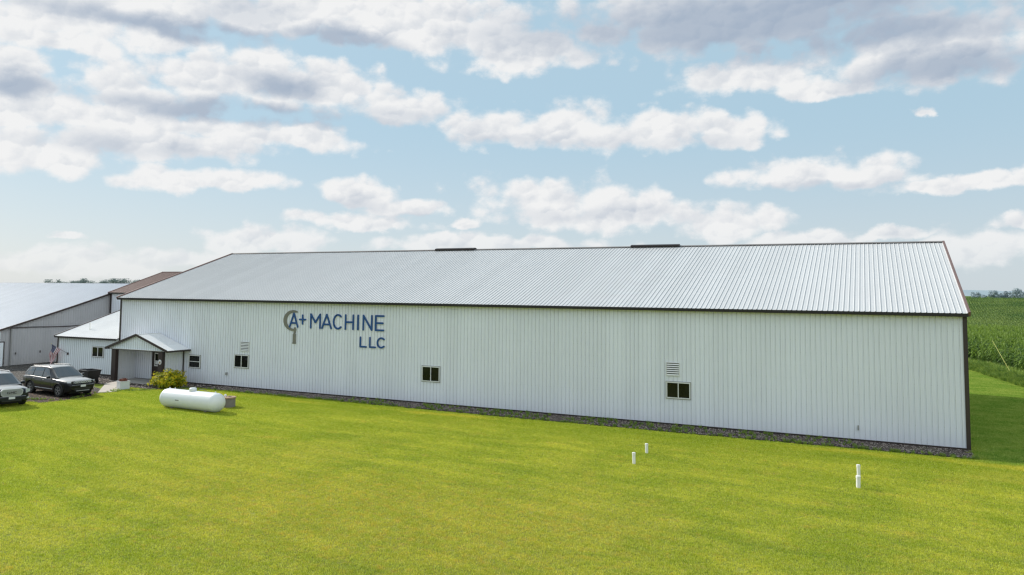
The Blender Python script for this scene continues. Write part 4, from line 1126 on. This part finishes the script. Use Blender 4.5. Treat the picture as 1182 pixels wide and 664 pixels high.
# ------------------------------------------------------------------ propane tank
tk = empty('propane_tank', (-38.0, -8.22, 0), R(-2), 'white horizontal propane tank with domed ends lying on the lawn', 'tank')
Rt, Lt = .52, 2.35
prof = []
for i in range(11):
    a = math.pi/2*i/10; prof.append((Rt*math.sin(a)+.0001, -Lt+Rt*.85-Rt*.85*math.cos(a)))
prof += [(r_, -h) for r_, h in prof[::-1]]
MB().lathe(prof, 48, 'X', (0, 0, .55)).build('shell', M['white_paint'], tk, smooth=True)
dm = MB().lathe([(.20, 0), (.20, .10), (.19, .155), (.14, .19), (.0, .20)], 24, 'Z', (.05, 0, 1.04)).build('valve_dome', M['white_paint'], tk, smooth=True)
MB().lathe([(.012, 0), (.012, .10)], 8, 'Z', (-1.4, 0, 1.06)).lathe([(.028, .0), (.03, .06), (.01, .09)], 10, 'Z', (-1.4, 0, 1.06)).build('relief_valve', M['white_paint'], tk)
for sx_ in (-1.35, 1.35):
    s = MB(); s.box(sx_-.08, sx_+.08, -.26, .26, 0, .10); s.build('saddle', M['riser'], tk, bevel=.01)
for sx_ in (-1.85, 1.85):
    MB().beam((sx_, 0, 1.05), (sx_, 0, 1.14), .03, .06, up=(1, 0, 0)).build('lifting_lug', M['white_paint'], tk)
MB().tube([(.5, .05, 1.11), (.5, .05, 1.16), (.75, .12, 1.16), (.95, .50, .95), (.98, .56, .3), (.98, .56, 0)], .012, 6).build('supply_pipe', M['steel_paint'], tk)
MB().box(-.75, -.45, -.5235, -.521, .52, .58).build('data_plate', M['jtrim'], tk)
for wx_ in (-Lt+Rt*.85, 0.35, Lt-Rt*.85):
    MB().lathe([(Rt+.0005, wx_-.014), (Rt+.004, wx_-.006), (Rt+.004, wx_+.006), (Rt+.0005, wx_+.014)], 48, 'X', (0, 0, .55)).build('weld_seam', M['white_paint'], tk, smooth=True)

# septic riser behind the tank end, and the low lid further left
rs = empty('concrete_riser', (-37.0, -6.55, 0), 0, 'round grey-brown well riser with flat lid beside the propane tank end', 'well cover')
MB().lathe([(.40, -.05), (.40, .50), (.385, .52)], 32, 'Z').build('ring', M['riser'], rs)
lid = MB().lathe([(.44, .52), (.44, .575), (.42, .59)], 32, 'Z').build('lid', M['tan'], rs)
MB().lathe([(.07, .59), (.075, .66), (.05, .71), (.01, .73)], 16, 'Z', (-.22, 0, 0)).build('vent_cap', M['pvc'], lid)
MB().box(.05, .22, -.04, .04, .59, .615).build('lid_handle', M['black_plastic'], lid)
rs2 = empty('well_lid', (-40.25, -4.9, 0), 0, 'low tan round lid on the grass half hidden behind the propane tank', 'well cover')
MB().lathe([(.42, -.02), (.42, .26), (.40, .27)], 28, 'Z').build('ring', M['riser'], rs2)
MB().lathe([(.45, .27), (.45, .33), (.30, .40), (.05, .43)], 28, 'Z').build('lid', M['tan'], rs2)

# ------------------------------------------------------------------ vent pipes in the lawn
def pvc(x, y, h, r_, label, tilt=0.0):
    p = empty('vent_pipe', (x, y, 0), 0, label, 'pipe', 'white plastic vent pipes standing in the lawn')
    MB().lathe([(r_, -.1), (r_, h-.09), (r_*.98, h-.09)], 20, 'Z').build('pipe', M['pvc'], p, smooth=False)
    MB().lathe([(r_*1.12, h-.09), (r_*1.12, h-.01), (r_*1.02, h), (r_*.6, h+.004)], 20, 'Z').build('cap', M['pvc'], p)
    MB().box(r_*.3, r_*.5, -r_*1.13, -r_*1.1, h-.05, h-.03).build('cap_slot', M['dark'], p)
    p.rotation_euler = (tilt, tilt*.6, rnd.uniform(0, 6))
    return p
pvc(-12.24, -9.43, .46, .062, 'white vent pipe, nearer of the left pair, in front of the double window', .03)
pvc(-12.32, -7.25, .41, .062, 'white vent pipe, farther of the left pair, closer to the gravel bed', -.02)
pvc(-4.17, -9.28, .43, .072, 'stubby white vent pipe at the right, standing in front of its twin', .02)
pvc(-4.17, -7.55, .46, .062, 'white vent pipe at the right, directly behind the stubby one', -.015)

# ------------------------------------------------------------------ planter, bin, flag
pl = empty('planter_box', (-48.78, -4.32, 0), R(-16), 'white square wooden planter with dead brown flowers beside the walkway', 'planter')
b = MB(); a = .30; tpr = .27
for s in ((-a, -a+.03, -a, a), (a-.03, a, -a, a), (-a+.03, a-.03, -a, -a+.03), (-a+.03, a-.03, a-.03, a)): b.box(s[0], s[1], s[2], s[3], .02, .52)
b.build('box', M['timber_white'], pl, bevel=.01)
rim = MB()
for s in ((-a-.02, -a+.04, -a-.02, a+.02), (a-.04, a+.02, -a-.02, a+.02), (-a+.04, a-.04, -a-.02, -a+.04), (-a+.04, a-.04, a-.04, a+.02)): rim.box(s[0], s[1], s[2], s[3], .52, .555)
rim.build('rim', M['timber_white'], pl)
MB().box(-a+.03, a-.03, -a+.03, a-.03, .40, .48).build('soil', M['foundation'], pl)
def leaf_cloud(name, parent, n, centre, rad, size, m, seed, flat=1.0, hollow=.45, up=.0, elong=1.0, lumps=1.0):
    rr = random.Random(seed); v = []; f = []; t = []
    for i in range(n):
        d = Vector((rr.gauss(0, 1), rr.gauss(0, 1), rr.gauss(0, 1))).normalized()
        lump = 1+lumps*(.22*mnoise.noise(d*2.3+Vector((seed, 0, 0)))+.14*mnoise.noise(d*6+Vector((0, seed, 0))))
        q = d*(hollow+(1-hollow)*rr.random()**.5)*lump
        p = Vector(centre)+Vector((q.x*rad[0], q.y*rad[1], q.z*rad[2]*flat))
        if p.z < .03: continue
        nn = (d+Vector((rr.gauss(0, .6), rr.gauss(0, .6), rr.gauss(0, .6)+up))).normalized()
        x = nn.cross(Vector((rr.gauss(0, 1), rr.gauss(0, 1), rr.gauss(0, 1)))).normalized()*size*rr.uniform(.6, 1.3)*elong; y_ = nn.cross(x).normalized()*size*rr.uniform(.4, .8)
        k = len(v); v += [tuple(p-x), tuple(p+y_*.9), tuple(p+x), tuple(p-y_*.9)]; f.append((k, k+1, k+2, k+3)); t.append(rr.random())
    o = raw_object(name, v, f, m, t); COL.objects.link(o)
    if parent: o.parent = parent
    return o
M['dead'] = leaf_material('dead_flowers', sr(96, 52, 38), sr(150, 88, 66), .2, 6)
M['bush'] = leaf_material('bush_leaves', sr(112, 136, 26), sr(236, 216, 44), .45, 2.4)
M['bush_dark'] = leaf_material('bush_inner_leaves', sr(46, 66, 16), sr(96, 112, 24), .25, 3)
leaf_cloud('dead_flowers', pl, 420, (0, 0, .60), (.30, .30, .15), .035, M['dead'], 4, hollow=.1)
sb = empty('garden_shrub', (-46.85, -2.35, 0), 0, 'rounded yellow-green shrub growing beside the porch', 'shrub')
leaf_cloud('foliage', sb, 5200, (0, 0, .52), (1.20, .98, .64), .062, M['bush'], 9, hollow=.58, up=.5, elong=1.3, lumps=2.2)
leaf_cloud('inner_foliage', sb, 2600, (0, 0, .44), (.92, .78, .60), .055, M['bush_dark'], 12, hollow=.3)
st_ = MB()
for i in range(14):
    a = i*.45*6.28/6; st_.tube([(0.05*math.cos(a), .05*math.sin(a), 0), (.35*math.cos(a), .3*math.sin(a), .4), (.75*math.cos(a), .62*math.sin(a), .8)], [.018, .012, .006], 5)
st_.build('stems', M['riser'], sb)

bn = empty('waste_bin', (-53.55, -3.35, 0), R(-8), 'black open-topped cart behind the black off-roader', 'bin')
q = MB()
lo_, hi_ = (.42, .34), (.62, .48)
vs = [(-lo_[0], -lo_[1], .18), (lo_[0], -lo_[1], .18), (lo_[0], lo_[1], .18), (-lo_[0], lo_[1], .18), (-hi_[0], -hi_[1], .92), (hi_[0], -hi_[1], .92), (hi_[0], hi_[1], .92), (-hi_[0], hi_[1], .92),
      (-hi_[0]+.03, -hi_[1]+.03, .92), (hi_[0]-.03, -hi_[1]+.03, .92), (hi_[0]-.03, hi_[1]-.03, .92), (-hi_[0]+.03, hi_[1]-.03, .92), (-lo_[0]+.03, -lo_[1]+.03, .22), (lo_[0]-.03, -lo_[1]+.03, .22), (lo_[0]-.03, lo_[1]-.03, .22), (-lo_[0]+.03, lo_[1]-.03, .22)]
fs = [(3, 2, 1, 0), (15, 12, 13, 14)][:1]+[(12, 13, 14, 15)]
for i in range(4):
    j = (i+1) % 4; fs += [(i, j, 4+j, 4+i), (4+i, 4+j, 8+j, 8+i), (8+i, 8+j, 12+j, 12+i)]
q.add(vs, fs); q.build('tub', M['black_plastic'], bn)
e = MB(); 
for s in ((-.66, .66, -.52, -.46), (-.66, .66, .46, .52), (-.66, -.60, -.46, .46), (.60, .66, -.46, .46)): e.box(s[0], s[1], s[2], s[3], .90, .955)
e.build('rim', M['black_plastic'], bn, bevel=.008)
for sx_ in (-.3, .3):
    for sy_ in (-.36, .36):
        MB().lathe([(.17, sy_-.035), (.17, sy_+.035)], 20, 'Y', (sx_, 0, .17)).build('wheel', M['rubber'], bn)
MB().tube([(-.62, -.2, .8), (-.95, -.2, .95), (-.95, .2, .95), (-.62, .2, .8)], .016, 6).build('handle', M['black_plastic'], bn)

# flag hanging from a slim leaning pole
fg = empty('flag', (-61.35, -.65, 0), 0, 'red, white and blue striped flag hanging from a slanted staff on the annex wall', 'flag')
MB().tube([(.42, .61, 1.52), (-.10, .3, 1.86), (-.72, .0, 2.26)], .016, 8).build('pole', M['alloy'], fg)
MB().box(.36, .48, .56, .63, 1.42, 1.60).build('bracket', M['trim'], fg)
MB().lathe([(.0, 0), (.035, .03), (.0, .06)], 10, 'Z', (-.73, 0, 2.25)).build('finial', M['yellow'], fg)
red = simple('flag_red', (.33, .035, .05), .8); wht = simple('flag_white', (.70, .68, .68), .8); blu = simple('flag_blue', (.03, .035, .10), .8)
fm = MB(); NU, NV = 52, 39
def fp(u, v):
    # hoist runs down the pole; the fly droops under its own weight
    w_ = math.sin(u*8+v*3.0)*.06*(.3+u)+math.sin(v*9+u*3)*.04*(.3+u)
    p = Vector((-.70, 0, 2.24))+Vector((.62*(1-.35*u), .30*(1-u), -.36*(1-.3*u)))*v+Vector((-.30, 0, -1.32))*u
    return (p.x+.04*math.sin(u*7+v), p.y+w_, p.z)
vs = [fp(i/NU, j/NV) for j in range(NV+1) for i in range(NU+1)]
fs = [(j*(NU+1)+i, j*(NU+1)+i+1, (j+1)*(NU+1)+i+1, (j+1)*(NU+1)+i) for j in range(NV) for i in range(NU)]
fm.add(vs, fs); fm.mi = []
for j in range(NV):
    for i in range(NU):
        k = 0 if (j//3) % 2 == 0 else 1
        if i < NU*.4 and j < 21: k = 1 if (i % 4 == 2 and j % 4 == 2) or (i % 4 == 0 and j % 4 == 0 and i > 0 and j > 0) else 2
        fm.mi.append(k)
fm.build('cloth', [red, wht, blu], fg, smooth=True)

# guy wire guard at the field edge
gg = empty('guy_wire', (6.9, 34.2, 0), 0, 'slim yellow guy wire guard leaning over the field edge beyond the building corner', 'guy wire')
MB().tube([(0, 0, .0), (-1.1, 2.6, 2.9)], .014, 8).build('guard', M['yellow'], gg)
MB().tube([(0, 0, -.1), (.04, -.06, .16)], .02, 6).build('anchor', M['alloy'], gg)

# ------------------------------------------------------------------ corn
M['corn'] = leaf_material('corn_leaves', sr(44, 84, 36), sr(134, 160, 62), .35, .08, .45)
M['corn2'] = leaf_material('corn_leaves_dark', sr(84, 118, 56), sr(146, 164, 84), .3, .03, .45)
M['tassel'] = simple('corn_tassel', sr(165, 158, 84), .8)
def corn_plant(seed, h=2.2, leaves=11, segs=4, m='corn', wid=.055, tassel=True):
    rr = random.Random(seed); v = []; f = []; t = []
    def ribbon(P_, W_2, tint):
        k = len(v)
        for (p, s, w_) in zip(P_[0], P_[1], W_2): v.append(tuple(p-s*w_)); v.append(tuple(p+s*w_))
        for i in range(len(W_2)-1): f.append((k+2*i, k+2*i+1, k+2*i+3, k+2*i+2)); t.append(tint)
    for a in (0, 1.57):
        s = Vector((math.cos(a), math.sin(a), 0)); ribbon(([Vector((0, 0, 0)), Vector((0, 0, h))], [s, s]), [.018, .008], .3)
    ph = rr.uniform(0, 3)
    for i in range(leaves):
        z = h*(.12+.82*i/leaves); a = ph+math.pi*i+rr.uniform(-.5, .5); L = rr.uniform(.55, .85)*(1-.35*abs(i/leaves-.5))
        d = Vector((math.cos(a), math.sin(a), 0)); s = Vector((-d.y, d.x, rr.uniform(-.3, .3))).normalized()
        P1 = []; W1 = []
        for j in range(segs+1):
            q = j/segs; P1.append(Vector((0, 0, z))+d*L*q*(1-.15*q)+Vector((0, 0, L*(.75*q-1.05*q*q)))); W1.append(wid*(math.sin(math.pi*min(.95, .18+q*.8)))+.002)
        ribbon((P1, [s]*(segs+1)), W1, .25+.75*(i/leaves)*rr.random())
    if tassel:
        for i in range(5):
            a = rr.uniform(0, 6.28); s = Vector((-math.sin(a), math.cos(a), 0))
            ribbon(([Vector((0, 0, h*.97)), Vector((math.cos(a)*.12, math.sin(a)*.12, h+.24))], [s, s]), [.01, .008], 1.0)
    return raw_object('corn', v, f, M[m], t)
def edge_x(y):       # western edge of the field
    return curve([(-30, 19), (0, 13.4), (20, 9.4), (32, 7.35), (39.5, 6.2), (43.7, 5.0), (48, 3.0), (56, -2), (70, -12), (84, -26), (420, -190)], y)
rowd = Vector((.083, 1.0, 0)).normalized(); rown = Vector((rowd.y, -rowd.x, 0))
pts = []; rr = random.Random(3)
i0 = -60
for i in range(-60, 110):
    for j in range(0, 560):
        s = -10+j*.20
        if s > 104: break
        p = rown*(i*.762)+rowd*s
        if p.y < 0 or p.y > 98 or p.x < edge_x(p.y)+.5: continue
        if p.x > 44 or not in_view(p.x, p.y, 1, 420): continue
        e_ = min(1, (p.x-edge_x(p.y))/2.0)
        pts.append((p.x+rr.gauss(0, .15), p.y+rr.gauss(0, .12), terrain(p.x, p.y), rr.uniform(0, 6.28), rr.uniform(.74, 1.10)*(.75+.25*e_), rr.randrange(5)))
near_n = len(pts)
scatter('corn_field', pts, [corn_plant(i) for i in range(5)], 'green corn crop standing in rows beyond the right end of the building', 'corn crop')
pts = []
for i in range(-130, 190):
    for j in range(0, 520):
        s = 96+j*.5
        p = rown*(i*.762)+rowd*s
        if p.y < 98 or p.y > 345 or p.x < edge_x(p.y) or p.x > 95 or not in_view(p.x, p.y, 1, 260) : continue
        if p.x < -3.7+(p.y+38.8)*(-.02): continue
        pts.append((p.x+rr.gauss(0, .05), p.y+rr.gauss(0, .12), terrain(p.x, p.y), rr.uniform(0, 6.28), rr.uniform(.9, 1.1), rr.randrange(3)))
scatter('hillside_corn', pts, [corn_plant(i+20, 2.1, 7, 2, 'corn2', .075, False) for i in range(3)], 'rows of corn on the far rising slope beyond the building', 'corn crop')
print('corn', near_n, len(pts))
# rough unmown grass between lawn and corn
pts = []
for i in range(5200):
    y_ = rr.uniform(8, 72); x = edge_x(y_)+rr.uniform(-1.5, .7)
    if not in_view(x, y_, 0, 260): continue
    pts.append((x, y_, 0, rr.uniform(0, 6.28), rr.uniform(1.2, 2.9)*(.45+.55*min(1, max(0, (x-edge_x(y_)+1.5)/1.2))), rr.randrange(3)))
scatter('rough_grass', pts, [tuft(i+80, 50, (.12, .30), .16, .012) for i in range(3)], 'tall rough grass between the lawn and the corn', 'grass')

# ------------------------------------------------------------------ far trees and hills
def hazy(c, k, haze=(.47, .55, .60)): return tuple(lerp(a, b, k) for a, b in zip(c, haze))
def far_tree(x, y, h, w, m, mt, label, seed, squat=1.0):
    g = terrain(x, y)
    t = empty('distant_tree', (x, y, g), 0, label, 'tree')
    rr = random.Random(seed)
    MB().tube([(0, 0, 0), (.1, 0, h*.25), (rr.uniform(-.4, .4), 0, h*.6)], [h*.035, h*.028, h*.012], 6).tube([(0, 0, h*.25), (w*.22, .2, h*.55)], [h*.016, h*.006], 5).tube([(0, 0, h*.3), (-w*.22, -.2, h*.6)], [h*.016, h*.006], 5).build('trunk', mt, t)
    v = []; f = []; tt = []
    for c in range(9):
        cc = Vector((rr.uniform(-.34, .34)*w, rr.uniform(-.34, .34)*w, h*rr.uniform(.30, .84)))
        rad = w*rr.uniform(.16, .27)
        for i in range(130):
            d = Vector((rr.gauss(0, 1), rr.gauss(0, 1), rr.gauss(0, .8))).normalized()
            p = cc+d*rad*rr.random()**.4
            if p.z > h: p.z = h-rr.random()*.4
            n_ = (d+Vector((rr.gauss(0, .5), rr.gauss(0, .5), rr.gauss(0, .5)))).normalized()
            xx = n_.cross(Vector((rr.gauss(0, 1), rr.gauss(0, 1), 1))).normalized()*rr.uniform(.25, .5)*h/11; y2 = n_.cross(xx).normalized()*rr.uniform(.25, .45)*h/11
            k = len(v); v += [tuple(p-xx), tuple(p+y2), tuple(p+xx), tuple(p-y2)]; f.append((k, k+1, k+2, k+3)); tt.append(rr.random())
    o = raw_object('crown', v, f, m, tt); COL.objects.link(o); o.parent = t
    return t
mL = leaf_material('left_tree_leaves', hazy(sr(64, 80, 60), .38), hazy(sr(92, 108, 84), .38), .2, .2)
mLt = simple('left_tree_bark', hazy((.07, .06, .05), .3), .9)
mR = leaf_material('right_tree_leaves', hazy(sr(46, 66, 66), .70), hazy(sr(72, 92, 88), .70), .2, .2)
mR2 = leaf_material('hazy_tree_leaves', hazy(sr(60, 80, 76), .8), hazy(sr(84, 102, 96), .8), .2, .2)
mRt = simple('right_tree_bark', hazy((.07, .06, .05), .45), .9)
def azp(az, dist): return CAM.x+math.sin(az)*dist, CAM.y+math.cos(az)*dist
# (azimuth, distance, height, width): a shelter belt seen over the shed roof
left = [(-.9895, 700, 9.2, 9), (-.9685, 700, 9.6, 9), (-.9465, 700, 9.4, 9), (-.925, 700, 10.2, 9), (-.9025, 700, 9.8, 9), (-.9945, 640, 10.6, 9), (-.984, 655, 9.2, 8), (-.974, 650, 10.0, 9), (-.963, 640, 11.6, 10), (-.9515, 660, 9.6, 8), (-.941, 650, 11.0, 10), (-.931, 645, 11.9, 10), (-.919, 650, 12.0, 11), (-.908, 655, 11.2, 10), (-.897, 650, 10.2, 9), (-.886, 640, 11.4, 9), (-.875, 648, 10.6, 9)]
dl = ['back tree peeping between the first and second trees of the shed-roof belt', 'back tree between the third and fourth trees of the shed-roof belt', 'back tree behind the low middle of the shed-roof belt', 'back tree between the two tallest of the shed-roof belt', 'back tree left of the small third-from-right tree of the shed-roof belt', 'outermost tree of the belt over the shed roof, at its left end', 'low tree second from the left in the belt over the shed roof', 'round tree third from the left in the belt over the shed roof',
      'taller tree fourth from the left in the belt over the shed roof', 'lowest tree mid-left in the belt over the shed roof', 'tree just left of the middle of the belt over the shed roof',
      'tall tree at the middle of the belt over the shed roof', 'tallest broad tree right of the middle of the belt over the shed roof', 'broad tree fourth from the right in the belt over the shed roof',
      'small tree third from the right in the belt over the shed roof', 'tree second from the right in the belt, near the brown roof', 'rightmost tree of the belt, beside the brown roof']
for i, (a, d_, h_, w_) in enumerate(left):
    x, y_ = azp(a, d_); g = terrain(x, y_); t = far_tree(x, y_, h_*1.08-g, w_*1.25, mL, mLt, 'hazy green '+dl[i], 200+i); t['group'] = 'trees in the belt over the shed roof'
for a, l in ((-1.031, 'tiny far tree, left one of two dots at the far left horizon'), (-1.023, 'tiny far tree, right one of two dots at the far left horizon')):
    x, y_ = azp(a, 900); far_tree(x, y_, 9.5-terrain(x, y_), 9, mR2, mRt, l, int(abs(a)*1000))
right = [(.1105, 620, 8.8, 7, 0), (.118, 640, 8.3, 5, 0), (.127, 600, 9.6, 7, 0), (.1325, 640, 8.2, 4, 0), (.137, 600, 9.6, 6, 1), (.1415, 600, 9.2, 6, 1), (.1485, 590, 11.0, 9, 1), (.1535, 600, 10.2, 8, 1)]
drl = ['first pale tree on the skyline right of the roof corner', 'low pale tree second on the skyline right of the roof corner', 'tree with a spreading top standing alone on the right skyline', 'narrow shrubby tree low on the right skyline',
       'left tree of the darker clump on the right skyline', 'middle tree of the darker clump on the right skyline', 'biggest dark tree at the right end of the skyline', 'broad dark tree touching the right edge of the skyline', 'dark tree just outside the right end of the skyline', 'last dark tree beyond the right end of the skyline']
for i, (a, d_, h_, w_, dk_) in enumerate(right[:8]):
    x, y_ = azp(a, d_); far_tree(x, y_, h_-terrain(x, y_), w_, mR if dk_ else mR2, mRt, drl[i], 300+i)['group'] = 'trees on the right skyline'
# low blue ridge on the horizon
hm = material('hazy_hill'); nt = hm[1]; pos = nt.node('ShaderNodeNewGeometry').outputs['Position']
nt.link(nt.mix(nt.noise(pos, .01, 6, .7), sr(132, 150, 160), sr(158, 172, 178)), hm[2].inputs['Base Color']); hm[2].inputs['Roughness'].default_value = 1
mb = MB(); NA = 160; vs = []
for i in range(NA+1):
    a = lerp(-.1, .9, i/NA)
    h_ = 20+6*mnoise.noise(Vector((a*9, 0, 0)))+3*mnoise.noise(Vector((a*60, 3, 0)))+2*mnoise.noise(Vector((a*220, 5, 0)))
    for (dd, z) in ((2900, -4), (3000, h_), (3600, h_*.9)):
        x, y_ = azp(a, dd); vs.append((x, y_, z))
mb.add(vs, [(3*i+k, 3*i+3+k, 3*i+4+k, 3*i+1+k) for i in range(NA) for k in (0, 1)])
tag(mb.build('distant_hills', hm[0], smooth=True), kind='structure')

# ------------------------------------------------------------------ render settings
SC.view_settings.view_transform = 'Standard'; SC.view_settings.look = 'None'; SC.view_settings.exposure = 0; SC.view_settings.gamma = 1
SC.render.engine = 'CYCLES'
SC.cycles.use_denoising = True
SC.cycles.max_bounces = 6; SC.cycles.transparent_max_bounces = 4; SC.cycles.diffuse_bounces = 3; SC.cycles.glossy_bounces = 3
SC.cycles.filter_width = 1.3
